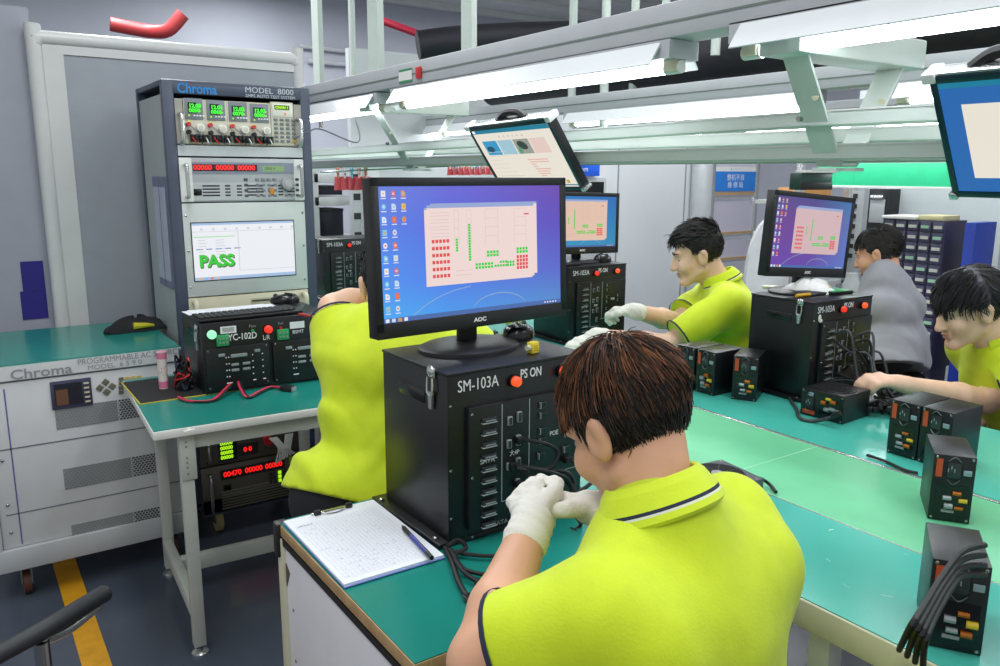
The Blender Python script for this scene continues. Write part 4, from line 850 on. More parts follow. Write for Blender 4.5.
# the red and black output lead with its connector
P = [V(pz(x, y, z)) for x, y, z in ((178, 397, .758), (190, 401, .757), (212, 400, .757), (226, 388, .775), (236, 378, .79), (240, 388, .775), (247, 397, .757), (258, 392, .757), (270, 387, .757), (282, 388, .758))]
t = thing('output_lead', 'red and black test lead with a black plug in front of the YC tester', 'cable', P[0])
MB().tube([p-P[0] for p in P], .0042, mat('lead_red', 'c83050', .4), n=8).build('red_wire', t); MB().tube([p-P[0]+V((.006, -.006, -.001)) for p in P], .0038, rubber, n=8).build('black_wire', t)
d = (P[-1]-P[-2]).normalized(); a = P[-1]-P[0]; q = MB(); q.bar(a, a+d*.045, .03, .02, blackp, bev=.004); q.bar(a+d*.045, a+d*.05, .024, .014, slot_m); q.build('plug', t)
# bright scraps of tape on the table edge
p = pz(188, 431, .751); o = MB().box(-.012, .02, -.005, .006, 0, .002, whitep, T=rotz(.2)).box(0, .01, .004, .016, 0, .003, whitep).build('tape_scrap', loc=(p[0], p[1], .7508)); tag(o, 'torn white tape scrap on the front edge of the test table', 'tape')
# ================================================================== the assembly line: near strip, belt, far strip
T = .75
def strip_table(x0, x1, y0, y1, label):
    t = thing('line_table', label, 'table', (x0, y0, 0), 0, 'green tables of the assembly line'); W, L = x1-x0, y1-y0
    q = MB(); q.box(0, W, 0, L, T-.03, T-.003, whitep, .002); q.box(.001, W-.001, 0, L, T-.003, T, mat('line_mat', '48b3a2', .2, var=.07, scale=3, bump=.03, bscale=7)); q.build('table_top', t)  # line mat base colour lightened to carry the glare of the lamps
    q = MB(); q.box(-.004, .02, 0, L, T-.055, T-.002, cream, .003); q.build('edge_strip', t)
    n = max(2, int(L/1.2)+1)
    for i in range(n):
        for x in (.04, W-.04):
            y = .05+(L-.1)*i/(n-1); MB().box(x-.02, x+.02, y-.02, y+.02, 0, T-.03, white_metal).build('leg', t)
    return t
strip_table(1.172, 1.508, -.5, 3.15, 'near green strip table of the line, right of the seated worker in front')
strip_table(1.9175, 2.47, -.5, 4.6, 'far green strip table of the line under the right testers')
t = thing('conveyor_belt', 'pale green conveyor belt running between the two green strip tables', 'conveyor', (1.512, -.5, 0))
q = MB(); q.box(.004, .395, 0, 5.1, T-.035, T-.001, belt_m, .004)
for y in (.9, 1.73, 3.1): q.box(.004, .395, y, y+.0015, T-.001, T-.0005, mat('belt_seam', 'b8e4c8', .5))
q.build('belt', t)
q = MB(); q.box(.391, .402, 0, 5.1, T-.05, T+.001, silver, .001); q.box(0, .004, 0, 5.1, T-.05, T-.002, silver); q.build('side_rail', t)
for y in (.3, 2.4, 4.6): q = MB(); q.box(.03, .37, y-.03, y+.03, 0, T-.05, lgrey); q.build('support', t)
# light scratches on the near mat
q = MB(); rr = random.Random(3); sm = mat('mat_scuff', 'a8dcd2', .5)
for k in range(9):
    p = pz(rr.uniform(800, 930), rr.uniform(505, 610), T); a = rr.uniform(0, 3); l_ = rr.uniform(.006, .02)
    if 1.19 < p[0] < 1.49: q.add([(p[0], p[1], T+.0004), (p[0]+l_*math.cos(a), p[1]+l_*math.sin(a), T+.0004), (p[0]+l_*math.cos(a), p[1]+l_*math.sin(a)+.003, T+.0004), (p[0], p[1]+.003, T+.0004)], [(0, 1, 2, 3)], sm)
o = q.build('scuff_marks'); tag(o, 'pale scuff marks on the near green table', 'marks', None, 'stuff')
# ---- testers along the line
sm2, H = sm_tester((2.25, 1.508, .7505), R(-1), 'black tester under the purple monitor, with white cloth on top', lit=('red', 'orange'), sc=.93)
b3 = pz(569, 267.5, 1.0875)
sm3, H3 = sm_tester((b3[0], b3[1], .7505), R(-1), 'black tester at the gloved hand of the worker in profile', lit=('red', 'orange'), sc=.95)
p = pz(341, 288, .7505); Y4 = 4.3; p = py(329, 280, Y4)
sm4, H4 = sm_tester((max(1.52, p[0]-.03), Y4, .7505), R(-3), 'small dark tester far behind the grey rack', lit=('red', 'red'))
pk = [desktop('purple_desktop', [(0, '6a3c98'), (.5, '5a3c8c'), (1, '3c8cc8')], [(0, '6a4ab8'), (.7, '6a3c88'), (1, '2a4a7c')], .5, (.26, .15, .86, .78), pink=emit('window_pink_dim', 'd8b8bc', .9), rows=9),
      desktop('teal_desktop', [(0, '2a90c0'), (.6, '2878c0'), (1, '1e6ab0')], [(0, '30a0b8'), (1, '2060b0')], .5, (.1, .1, .84, .86), pink=emit('window_peach', 'e8c4b0', .9), rows=0)]
zt = .7505+H
m2 = py(809, 234, 1.66); monitor((m2[0], 1.66, zt+.0005), R(-2), 0, 'black monitor with a purple desktop behind the white cloth', w=.43, h=.268, zc=m2[2]-zt, screen=pk[0], roll=4.5)
zt3 = .7505+H3; m3 = py(581, 222, b3[1]+.12); monitor((m3[0], b3[1]+.12, zt3+.0005), R(0), -2, 'black monitor with a teal desktop half hidden by the large monitor', w=.428, h=.258, zc=m3[2]-zt3, screen=pk[1], roll=1.5)
p = pz(603, 262, zt3); mouse((p[0], b3[1]+.09, zt3+.0005), R(-75), 'black mouse on the tester of the worker in profile')
p = (b3[0]+.03, b3[1]+.05); o = MB().box(-.05, .05, -.03, .03, 0, .012, blackp, .003).box(-.05, -.03, -.031, -.028, .002, .01, red_p).build('keyboard_stub', loc=(p[0], p[1], zt3+.0005)); tag(o, 'small dark box with a red end beside the rear monitor stand', 'box'); o.name = 'adapter_box'
# things on the right tester: cloth, screwdriver, green pad, tape, white patch
p = pz(801, 291, zt); cl = lump(.085, .055, .045, mat('white_cloth', 'f0f0ee', .9, var=.02, bump=.2, bscale=90), 5)
tag(cl.build('white_cloth', loc=(p[0]-.01, p[1]-.04, zt+.0008), rz=R(-20)), 'crumpled white cloth on top of the right tester', 'cloth')
p = pz(835, 293, zt); o = thing('green_pad', 'green pad with a dark edge on the right tester', 'pad', (p[0], p[1]+.01, zt+.0005), R(-8)); MB().box(-.05, .05, -.045, .045, 0, .009, blackp, .001).build('base', o); MB().box(-.048, .048, -.043, .043, .009, .011, pcb, .001).build('surface', o)
p = pz(806, 297, zt); t = thing('yellow_screwdriver', 'yellow screwdriver at the front edge of the right tester', 'screwdriver', (p[0], p[1], zt+.007), R(0)); MB().cyl((-.045, .006, 0), (.02, 0, 0), .006, mat('amber_handle', 'd8a820', .3), n=12).build('handle', t); MB().cyl((.02, 0, 0), (.055, -.003, 0), .0022, steel, n=8).build('blade', t)
p = pz(768, 288.5, zt); t = thing('cream_tape', 'cream tape roll at the left of the right tester top', 'tape', (p[0], p[1]-.01, zt+.0005)); MB().lathe([(.018, 0), (.03, 0), (.03, .01), (.018, .01)], cream, 24).build('roll', t)
o = MB().ball((0, -.001, .0), (.008, .003, .014), whitep, 12).ball((.008, -.001, -.01), (.008, .003, .008), whitep, 10).build('sticker'); o.parent = sm2; o.location = (.035, -.001, H-.033); o.name = 'white_patch'
# ---- bare power supplies
grn_refl = mat('psu_black', '17191c', .3, var=.2, bump=.04, bscale=250)
p = pz(731, 399, T); psu((p[0], p[1], T+.0005), R(-62), 'single power supply standing beside the right tester', 'stand')
p = pz(695, 391, T); u = psu((p[0], p[1], T+.0005), R(-90), 'right one of the two power supplies behind the brown-haired worker', 'stand')
psu((p[0]-.003, p[1]+.087, T+.0005), R(-90), 'left one of the two power supplies, partly behind brown hair', 'stand')
p = pz(800, 413.5, T); c_psu = psu((p[0], p[1], T+.0005), R(-88), 'power supply lying flat with a grey lead plugged in', 'lie')
p = pz(886, 452, T); psu((p[0], p[1], T+.0005), R(-91), 'power supply at the left of the pair by the bare forearm', 'stand')
psu((p[0]-.001, p[1]-.083, T+.0005), R(-91), 'power supply at the right of the pair, near the picture edge', 'stand')
p = pz(927, 518.5, T); psu((p[0], p[1], T+.0005), R(-56), 'power supply standing alone on the pale green belt', 'stand')
p = pz(935, 640, T); psu((1.205, .565, T+.0005), R(-58), 'nearest power supply with black leads on the near green table', 'stand')
p = pz(722, 489, T)
t = thing('fan_power_supply', 'grey power supply with a round fan grille up, behind the yellow shoulder', 'power supply', (1.47-.14-.005, 1.244-.15+.005, T+.0005), R(-8))
q = MB(); q.box(0, .15, 0, .14, 0, .05, mat('psu_grey', '5a5d66', .4, var=.06), .002); q.build('case', t); q = MB()
for i in range(9): q.tube([(.075+.0068*(i+1)*math.cos(a), .07+.0068*(i+1)*math.sin(a), .0515) for a in np.linspace(0, 2*math.pi, 29)], .0012, dgrey, n=5, sub=1)
for a in range(8): q.bar((.075+.01*math.cos(a*.785), .07+.01*math.sin(a*.785), .0515), (.075+.064*math.cos(a*.785), .07+.064*math.sin(a*.785), .0515), .002, .002, dgrey)
q.cyl((.075, .07, .05), (.075, .07, .053), .015, mat('fan_hub', '9a9da4', .35), n=24); q.build('fan_grille', t); q = MB(); q.cyl((.075, .07, .049), (.075, .07, .0502), .064, blackg, n=36); q.build('fan_opening', t)
q = MB()
for x, y in ((.01, .01), (.14, .01), (.01, .13), (.14, .13)): q.ball((x, y, .05), (.004, .004, .002), steel, 8)
q.split('screw', t)
p = pz(500, 333, T); psu((1.56, 2.32, T+.0005), R(0), 'dark power supply on the belt seen past the near mouse', 'lie')
p = pz(322, 303, T); Y5 = 3.9; p = py(322, 303, Y5); psu((max(1.53, p[0]), Y5, T+.0005), R(10), 'dark power supply on the far end of the belt behind the rack', 'lie')
p = pz(524, 333, T); cl = MB(); cl.prism([(-.03, 0), (.04, 0), (.045, .07), (.03, .075), (-.025, .06)], 0, .03, mat('lime_cloth', 'c6dc1c', .8, bump=.2), 'y'); tag(cl.build('lime_cloth', loc=(p[0]+.1, p[1]+.22, T+.001)), 'folded lime cloth standing beyond the near mouse', 'cloth')
# ---- leads on the line
def free_lead(P, r, label, group, m=rubber, name='power_lead', plug=True):
    P = [V(p) for p in P]; o = thing(name, label, 'cable', P[0], 0, group); MB().tube([p-P[0] for p in P], r, m, n=8).build('lead', o)
    if plug: d = (P[-1]-P[-2]).normalized(); MB().bar(P[-1]-P[0]-d*.02, P[-1]-P[0]+d*.008, .02, .014, blackp, bev=.002).build('plug', o)
    return o
GL = 'black leads lying on the line'
free_lead([pz(757, 387, T+.005), pz(772, 386, T+.006), pz(785, 393, T+.006), pz(796, 408, T+.006), pz(800, 418, T+.006), pz(812, 421, T+.006), pz(826, 419, T+.02), pz(838, 414, T+.042)], .0055, 'grey lead winding from the right tester to the flat power supply', GL, mat('grey_cable', '3c3e44', .45))
free_lead([pz(745, 484, T+.03), pz(757, 478, T+.03), pz(768, 483, T+.01), pz(776, 492, T+.005)], .004, 'black lead leaving the fan power supply', GL, plug=False)
free_lead([pz(867, 455, T+.005), pz(885, 461, T+.005), pz(905, 470, T+.006), pz(918, 473, T+.006)], .004, 'black lead on the belt edge near the power supply pair', GL, plug=False)
for k in range(4):
    free_lead([pd(985, 545+10*k, 1.2), pd(962, 552+8*k, 1.17), pd(941+3*k, 578+4*k, 1.13), pd(925+3*k, 604+5*k, 1.09), pd(910+5*k, 628+5*k, 1.065), pz(899+8*k, 650+6*k, T+.006)], .0045, 'black lead drooping from the nearest power supply', 'leads of the nearest power supply', plug=False)
tg = 'leads tangled at the front of the right tester'
rr = random.Random(11)
for k in range(16):
    x0, z0 = rr.uniform(.08, .3), rr.uniform(.06, .24); b0 = V((2.25+x0*.93, 1.508-.019-.017*x0, T+z0*.93))
    m1 = b0+V((rr.uniform(-.03, .05), rr.uniform(-.07, -.03), rr.uniform(-.03, .03))); m2 = b0+V((rr.uniform(-.04, .06), rr.uniform(-.1, -.05), rr.uniform(-.09, -.04)))
    e = V((rr.uniform(2.30, 2.56), rr.uniform(1.28, 1.40), T+rr.uniform(.01, .07)))
    free_lead([b0, m1, m2, (m2+e)/2+V((0, 0, -.01)), e], .0042, 'black lead in the tangle at the front of the right tester', tg, rubber if k % 4 else mat('grey_cable', '3c3e44', .45))
for k in range(9):
    a0 = rr.uniform(0, 6.28); c_ = V((rr.uniform(2.26, 2.46), rr.uniform(1.24, 1.36), 0))
    free_lead([c_+V((.05*math.cos(a0+j*1.1)*(1+.1*j), .035*math.sin(a0+j*1.1), T+.008+.007*(j % 3)+.004*(k % 4))) for j in range(6)], .005, 'black lead coiled on the far table beside the bare hand', 'coiled leads on the far table', plug=k % 2 == 0)
p = pz(884, 386, T); cl = MB(); vs = []; n = 16
for j in range(6):
    f = j/5
    for i in range(n): th = 2*math.pi*i/n; r = (1-.9*f**1.7)*(1+.15*math.sin(3*th)+.08*math.sin(5*th)); vs.append((.06*r*math.cos(th), .045*r*math.sin(th), .055*f))
cl.add(vs, [(j*n+i, j*n+(i+1) % n, (j+1)*n+(i+1) % n, (j+1)*n+i) for j in range(5) for i in range(n)]+[tuple(5*n+i for i in range(n))], mat('white_cloth', 'f0f0ee', .9))
tag(cl.build('white_glove_heap', loc=(2.41, 1.40, T)), 'rumpled white glove lying behind the bare hand', 'glove')
# ================================================================== hanging monitors
def hanging(A, B, D, label, screen, w, h):
    """A, B: upper corners left/right; D: direction down the screen"""
    A, B, D = V(A), V(B), V(D).normalized(); x = (B-A).normalized(); y = -D.cross(x).normalized()*-1; z = -D; y = z.cross(x).normalized()
    t = thing('hanging_monitor', label, 'monitor', (A+B)/2, 0, 'monitors hung from the rails'); c = -z*(h/2)
    T_ = M(((x.x, y.x, z.x, c.x), (x.y, y.y, z.y, c.y), (x.z, y.z, z.z, c.z), (0, 0, 0, 1)))
    q = MB(); q.box(-w/2, w/2, 0, .03, -h/2, h/2, blackp, .004, T=T_); q.box(-w*.25, w*.25, .03, .06, -h*.25, h*.25, blackp, .006, T=T_); q.build('housing', t)
    fm = mat('teal_black_bezel', '12343c', .3, var=.1); q = MB()
    for b_ in ((-w/2, w/2, h/2-.014, h/2), (-w/2, w/2, -h/2, -h/2+.012), (-w/2, -w/2+.012, -h/2, h/2), (w/2-.012, w/2, -h/2, h/2)): q.box(b_[0], b_[1], -.004, 0, b_[2], b_[3], fm, .001, T=T_)
    q.build('bezel', t)
    q = MB(); q.box(-w/2-.002, w/2+.002, -.002, .034, h/2, h/2+.006, silver, .002, T=T_); q.build('top_clamp', t)
    for s in (-1, 1): q = MB(); q.box(s*w/2-.012, s*w/2+.012, -.008, .036, h/2-.012, h/2+.008, whitep, .003, T=T_); q.build('corner_clamp', t); q = MB(); q.box(s*w/2-.008, s*w/2+.008, -.006, .03, -h/2-.006, -h/2+.008, silver, .002, T=T_); q.build('corner_clamp', t)
    q = MB(); q.box(-.05, .05, .06, .09, -.02, .08, dgrey, .004, T=T_); q.build('mount', t); q = MB(); q.tube([T_ @ V((-.06, .02, h/2)), T_ @ V((-.02, .03, h/2+.02)), T_ @ V((.05, .03, h/2+.018)), T_ @ V((.09, .02, h/2))], .012, rubber, n=8); q.build('cable_loop', t)
    o = screen(w-.024, h-.026); o.parent = t; o.matrix_local = T_ @ M.Translation((0, -.0015, 0)); return t
def page(sw, sh):
    q = MB(); q.plate(-sw/2, sw/2, -sh/2, sh/2, 0, emit('page_cream', 'ece4d6', .95)); q.plate(-sw/2, sw/2, sh/2-.016, sh/2, -.0004, emit('page_header', '1a86a8', .8)); q.plate(-sw/2+.004, -sw/2+.02, sh/2-.013, sh/2-.003, -.0008, sw_)
    q.plate(-sw/2, sw/2, -sh/2+.006, -sh/2+.01, -.0004, emit('page_header', '1a86a8', .8)); q.plate(-sw/2, sw/2, -sh/2, -sh/2+.006, -.0004, emit('page_foot', 'e8d8d0', .9))
    cs = (emit('picture_blue', '3aa4d8', .8), emit('picture_pale', 'a8d0e0', .85), emit('picture_grey', 'a8a8a0', .8), emit('picture_rose', 'ecd0c8', .9))
    for i, c_ in enumerate(cs): q.plate(-sw/2+.03+i*.088, -sw/2+.112+i*.088, sh/2-.1, sh/2-.045, -.0004, c_)
    x = -sw/2+.06; q.add([(x+.022*math.cos(a*.7), -.0008, sh/2-.077+.012*math.sin(a*.7)) for a in range(9)], [tuple(range(9))], emit('ink_blue', '205878', .7))
    x = -sw/2+.245; q.add([(x+.026*math.cos(a*.7+.3), -.0008, sh/2-.068+.017*math.sin(a*.7)) for a in range(9)], [tuple(range(9))], emit('ink_dark', '3c4844', .7)); q.plate(x-.03, x-.012, sh/2-.098, sh/2-.075, -.001, emit('ink_green', '60b080', .7))
    rl = emit('red_line_text', 'e8a098', .9); gl_ = emit('grey_line_text', 'd8d0c4', .9); rr = random.Random(2)
    for j in range(9): q.plate(.02+.004*j, .05+rr.random()*.08, -.01-j*.009, -.007-j*.009, -.0006, rl)
    for j in range(7): q.plate(-sw/2+.02, -sw/2+.02+.06+rr.random()*.09, .025-j*.016, .027-j*.016, -.0006, gl_)
    for j in range(14): q.plate(-sw/2+.02+j*.025, -sw/2+.0206+j*.025, -sh/2+.02, -.085, -.0006, gl_)
    for i in range(6): q.plate(-sw/2+.14+i*.025, -sw/2+.15+i*.025, sh/2-.035, sh/2-.028, -.0006, gl_)
    q.plate(sw/2-.05, sw/2-.035, -.1, -.088, -.0006, emit('page_gold', 'd8b040', .8))
    return q.build('screen')
sw_ = sw
A = px(467, 128, 1.5); B = px(549, 118, 1.5)
hanging(A, B, (.165, 0, -.235), 'thin monitor hung tilted from the rails, showing a cream page with pictures', page, float(np.linalg.norm(B-A))*.98, .255)
def bluepage(sw_w, sh):
    q = MB(); q.plate(-sw_w/2, sw_w/2, -sh/2, sh/2, 0, emit('screen_blue', '2a6ab8', .85)); q.plate(-sw_w/2+.035, sw_w/2-.02, -sh/2+.03, sh/2-.045, -.0004, emit('page_cream', 'ece4d6', .95)); q.plate(-sw_w/2, sw_w/2, sh/2-.012, sh/2, -.0004, emit('page_header', '1a86a8', .8)); return q.build('screen')
A = px(928, 77, 1.5); B = px(1090, 62, 1.5)
hanging(A, B, (.15, 0, -.235), 'tilted hanging monitor at the right picture edge with a blue screen', bluepage, float(np.linalg.norm(B-A))*.98, .255)
# ================================================================== rear area
# red tags pegged to the lower rail
pegc = [mat('peg_'+h, h, .5) for h in ('e0906a', 'd8d8d4', '5ab8c8', 'e0b0a0')]
rr = random.Random(8)
tagm = mat('red_tag', 'd0565e', .6, var=.08)
for k in range(15):
    if k < 5: x, y = 338+k*7.0, 176
    else: x, y = 450+(k-5)*5.4, 166.5
    Yt = 3.55 if k < 5 else 3.3
    p = py(x, y-2, Yt); t = thing('pegged_tag', 'red paper tag hung on a peg under the rails beside the rack' if k < 5 else 'red paper tag on a peg in the row left of the tilted monitor', 'tag', p, R(25), 'red tags pegged beside the rack' if k < 5 else 'red tags pegged left of the tilted monitor')
    q = MB(); h_ = .075 if k < 5 else .05; w_ = 1.35 if k < 5 else 1; q.prism([((-.022-.004*rr.random())*w_, -h_), (.024*w_, -h_+.004*rr.random()), (.02*w_, -.012), (-.017*w_, -.012)], -.001, .001, tagm); q.build('paper', t)
    q = MB(); q.bar((-.006, -.004, -.02), (.004, -.004, .03), .006, .006, pegc[k % 4]); q.bar((.006, .004, -.02), (-.004, .004, .03), .006, .006, pegc[k % 4]); q.cyl((-.005, -.008, .0), (.005, .008, .0), .003, steel, n=8); q.build('peg', t)
a, b = py(320, 172, 3.55), py(520, 163, 3.3); tag(MB().tube([a, (a+b)/2, b], .004, steel, n=6).build('tag_line'), 'thin wire line carrying the pegged red tags', 'line')
# white storage frame with dark bins far behind the rack
Ys = 5.1; a = py(312, 180, Ys); b = py(356, 180, Ys); W = b[0]-a[0]
t = thing('storage_frame', 'white storage frame with dark bins far behind the rack', 'shelf', (a[0], Ys, 0))
zs = [py(330, y, Ys)[2] for y in (286, 241, 201, 178)]
for x in (0, W): MB().box(x-.03, x+.03, -.03, .03, 0, zs[3]+.06, white_metal).build('post', t)
for z in [.75]+zs[1:]: MB().box(0, W, -.03, .3, z-.03, z+.03, white_metal, .003).build('shelf_board', t)
for i, (z0, z1) in enumerate(((zs[1]+.035, zs[2]-.05), (zs[2]+.04, zs[3]-.05))):
    q = MB(); q.box(.05, W-.1, 0, .28, z0, z1, mat('bin_black', '1d1f2b', .35), .006); q.box(.05, W-.1, -.006, 0, z1-.02, z1, blackp, .002); o = q.build('storage_bin', t)
Y6 = 5.0; a = py(356, 180, Y6)
for x0, x1, m_, lab in ((353, 361, lgrey, 'grey upright post left of the large monitor'), (366, 380, white_metal, 'white upright panel left of the large monitor')):
    p0, p1 = py(x0, 200, Y6-.3), py(x1, 200, Y6-.3); w_ = p1[0]-p0[0]
    q = MB(); q.box(0, w_, 0, .06, 0, 1.55, m_, .004)
    o = q.build('upright_post'); o.location = (p0[0], Y6-.3, 0)
    q = MB()
    for k in range(5): q.box(.004, w_-.004, -.004, 0, .95+k*.12, .99+k*.12, mat('slot_dark', '2b2e30', .6))
    if x0 < 360: q.build('slot', o)
    tag(o, lab, 'post')
# station frame with the blue sign
Yf = 4.72; a = py(713, 165, Yf); b = py(757, 165, Yf); W = b[0]-a[0]
t = thing('station_frame', 'light grey frame with pale panels and a blue sign beside the column', 'rack', (a[0], Yf, 0))
zt = py(735, 163, Yf)[2]+.12
for x in (0, W): MB().box(x-.02, x+.02, -.02, .02, 0, zt, silver, .002).build('post', t)
pan = mat('pale_lilac_panel', 'c4c0d0', .4, var=.02)
zz = [py(735, y, Yf)[2] for y in (163, 193, 201, 232, 240)]
for i, (z0, z1) in enumerate(((zz[1], zz[0]+.08), (zz[3], zz[2]), (.75, zz[4]))):
    q = MB(); q.box(.02, W-.02, 0, .01, z0, z1, pan); q.build('panel', t)
    q = MB(); q.box(0, W, -.015, .015, z0-.035, z0-.015, silver); q.build('cross_rail', t); q = MB(); q.box(.02, W-.02, -.012, .0, z0-.015, z0+.005, wood); q.build('wood_strip', t)
    for s in (0, 1):
        x = .02+s*(W-.04); d = .05*(1-2*s); q = MB(); q.prism([(x, z1), (x+d, z1), (x, z1-.05)], -.003, .0, lgrey); q.build('gusset', t)
q = MB(); z0, z1 = py(735, 191, Yf)[2], py(735, 171.5, Yf)[2]; q.box(.025, W-.025, -.01, -.004, z0, z1+.04, whitep); q.box(.025, W-.025, -.012, -.01, z0, z1, mat('sign_blue', '2a7fd8', .5))
q.text('整机不良', W/2, (z0+z1)/2+.03, .058, wtext, -.0125); q.text('维 修 站', W/2, (z0+z1)/2-.034, .058, wtext, -.0125)
q.text('▲ ━━━━━━━━', W/2, z1+.02, .016, mat('sign_blue', '2a7fd8', .5), -.0105); q.build('sign', t)
# room sign above the door
Ydo = 4.86; a, b = py(570, 176, Ydo), py(599, 162.5, Ydo); w_ = b[0]-a[0]
q = MB(); q.box(-.12, w_, -.012, 0, 0, b[2]-a[2], mat('sign_royal', '1a5ad0', .5), .002); q.text('Room', w_*.35, (b[2]-a[2])/2, .055, wtext, -.0125); o = q.build('room_sign', loc=(a[0], Ydo, a[2])); tag(o, 'blue room sign beneath the tilted monitor', 'sign')
# white rounded board
Yw = 3.05; c_ = py(762, 245, Yw); n = 24
q = MB(); q.prism([(.2*math.cos(a), .36*math.sin(a)) for a in np.linspace(0, 2*math.pi, n, endpoint=False)], -.01, .01, mat('white_board', 'd8d9dc', .35)); t = thing('white_shield', 'white rounded shield board behind the purple monitor', 'board', (c_[0]+.06, Yw, c_[2]-.2)); q.build('board', t)
q = MB(); q.box(-.02, .02, .01, .03, -c_[2]+.2, 0, silver); q.build('support', t)
# rear work bench with open boxes, lamp and the green banner
Yq2 = 3.3; t = thing('rear_shelf', 'rear shelf unit with a cardboard box and dark parts behind the rails', 'shelf', (4.66, Yq2, 0))
zs = [py(770, y, 3.3)[2] for y in (236, 202, 168)]
for x in (0, .55): MB().box(x-.02, x+.02, -.02, .02, 0, 1.62, silver).build('post', t)
for z in zs[:2]+[.75]: MB().box(0, .55, -.02, .35, z-.025, z, white_metal).build('shelf_board', t)
t2 = thing('cardboard_box', 'open brown cardboard box on the rear shelf', 'box', (4.72, Yq2+.05, zs[1]+.0005), R(-12)); q = MB(); q.box(0, .28, 0, .2, 0, .085, mat('cardboard', 'c8935a', .8, var=.08), .002); q.build('body', t2); MB().prism([(0, .085), (.28, .085), (.3, .1), (-.02, .105)], -.02, -.015, mat('cardboard', 'c8935a', .8)).build('flap', t2)
for k in range(4):
    o = MB().box(-.05, .05, -.04, .04, 0, .04+.03*(k % 2), (rubber, dgrey, rubber, blackp)[k], .006).cyl((-.03, 0, .04+.03*(k % 2)), (.03, 0, .05+.03*(k % 2)), .012, steel).build('dark_part', loc=(4.73+.13*k, Yq2+.08, zs[0]+.0005)); tag(o, 'dark metal part on the middle rear shelf', 'part', 'dark parts on the rear shelf'); o.name = 'machine_part'
# banner
Xb = 4.45; z1 = px(880, 163, Xb)[2]; z0 = px(880, 188, Xb)[2]; ya, yb = px(819, 170, Xb)[1], px(1030, 170, Xb)[1]
t = thing('green_banner', 'bright green banner sheet hung under the rear lamp', 'banner', (Xb, ya, z0), R(-90)); W = ya-yb
q = MB(); q.box(0, W, -.003, .003, .012, z1-z0, mat('banner_green', '2cc088', .4, var=.05)); q.build('sheet', t); q = MB(); q.box(-.005, W, -.006, .006, -.004, .012, white_metal, .002); q.build('bottom_rail', t); q = MB(); q.box(-.005, W, -.006, .006, z1-z0, z1-z0+.02, white_metal); q.build('top_rail', t)
q = MB(); q.box(W*.2, W*.202, -.0035, -.003, .012, z1-z0, mat('banner_seam', '22a070', .5)); q.build('seam', t)
lamp(4.3, z1+.035, 1.9, 3.2, 'bright lamp over the green banner', 'lamps of the rear rows')
# dark green screen back behind the bracket foot
Ydk = 2.3; a, b = py(800, 190, Ydk), py(833, 173, Ydk); t = thing('hanging_box', 'dark green box hung behind the purple monitor', 'box', (a[0], Ydk, a[2])); w_, h_ = b[0]-a[0], b[2]-a[2]
q = MB(); q.box(0, w_, 0, .06, 0, h_, mat('dark_green_case', '14392e', .35), .003); q.build('case', t); q = MB(); q.box(0, w_, -.003, 0, 0, h_*.45, blackp, .001); q.build('front_plate', t); q = MB(); q.box(w_*.1, w_+.02, -.01, .05, h_, h_+.012, whitep, .002); q.build('bracket', t)
# parts cabinet with many small drawers
Xc = 4.9
a = px(884, 218, Xc); t = None
ya, yb = px(884, 225, Xc)[1], px(946, 225, Xc)[1]; zt = px(900, 219, Xc)[2]; zb = .3; W = ya-yb
t = thing('drawer_cabinet', 'dark parts cabinet with rows of small labelled drawers by the far wall', 'cabinet', (Xc, ya, 0), R(-90))
dk = mat('cabinet_violet', '3c3a52', .45, var=.08); q = MB(); q.box(0, W, 0, .25, zb, zt, dk, .003); q.build('body', t)
nr = int((zt-zb)/.062)
for c2 in range(5):
    for r2 in range(nr):
        x0, z0 = .008+c2*W/5, zb+.01+r2*(zt-zb-.01)/nr; w_ = W/5-.014; h_ = (zt-zb-.01)/nr-.008
        q = MB(); q.box(x0, x0+w_, -.012, 0, z0, z0+h_, mat('drawer_violet', '4c4a64', .4), .002); dr = q.build('drawer', t)
        q = MB(); q.box(x0+w_*.12, x0+w_*.88, -.02, -.012, z0+h_*.3, z0+h_*.62, mat('drawer_label', 'c4c8bc', .6) if (c2+r2) % 4 else mat('drawer_label_green', '9ac8a8', .6)); q.build('label', dr)
q = MB(); q.box(-.01, W*.55, -.02, .24, zt, zt+.02, whitep, .005); q.box(W*.55, W*.95, 0, .2, zt, zt+.03, mat('tray_yellow', 'd8d0a0', .5), .004); q.build('tray', t)
for x in (.03, W-.03): MB().box(x-.02, x+.02, .02, .22, 0, zb, dk).build('leg', t)
o = MB().box(0, .06, 0, .25, 0, zt+.0, mat('blue_bin', '2440a8', .4), .003).box(-.004, 0, .02, .23, .7, zt-.1, blackg).build('blue_bin', loc=(Xc-.02, yb-.12, 0), rz=R(-90)); tag(o, 'blue bin stack right of the drawer cabinet', 'bin')
# black rack and pale machine panel above the drawers
Xm = 5.6; ya, yb = px(868, 205, Xm)[1], px(888, 205, Xm)[1]; q = MB(); zt = px(880, 189, Xm)[2]; q.box(0, ya-yb, 0, .3, 0, zt, blackp, .004); t = q.build('dark_machine', loc=(Xm, ya, 0), rz=R(-90)); tag(t, 'tall dark machine left of the drawer cabinet', 'machine')
z0 = px(880, 216, Xm)[2]; MB().box(.02, ya-yb-.02, -.01, 0, z0-.05, z0+.12, lgrey, .004).build('face_panel', t)
q = MB(); q.cyl((.03, -.012, zt-.06), (ya-yb-.03, -.012, zt-.06), .02, silver); q.build('handle', t)
Xp = 5.75; ya, yb = px(850, 205, Xp)[1], px(1005, 205, Xp)[1]; q = MB(); q.box(Xp, Xp+.04, yb, ya, 0, 2.1, mat('pale_panel', 'c9d2d4', .4, var=.02)); o = q.build('wall_side'); o['kind'] = 'structure'
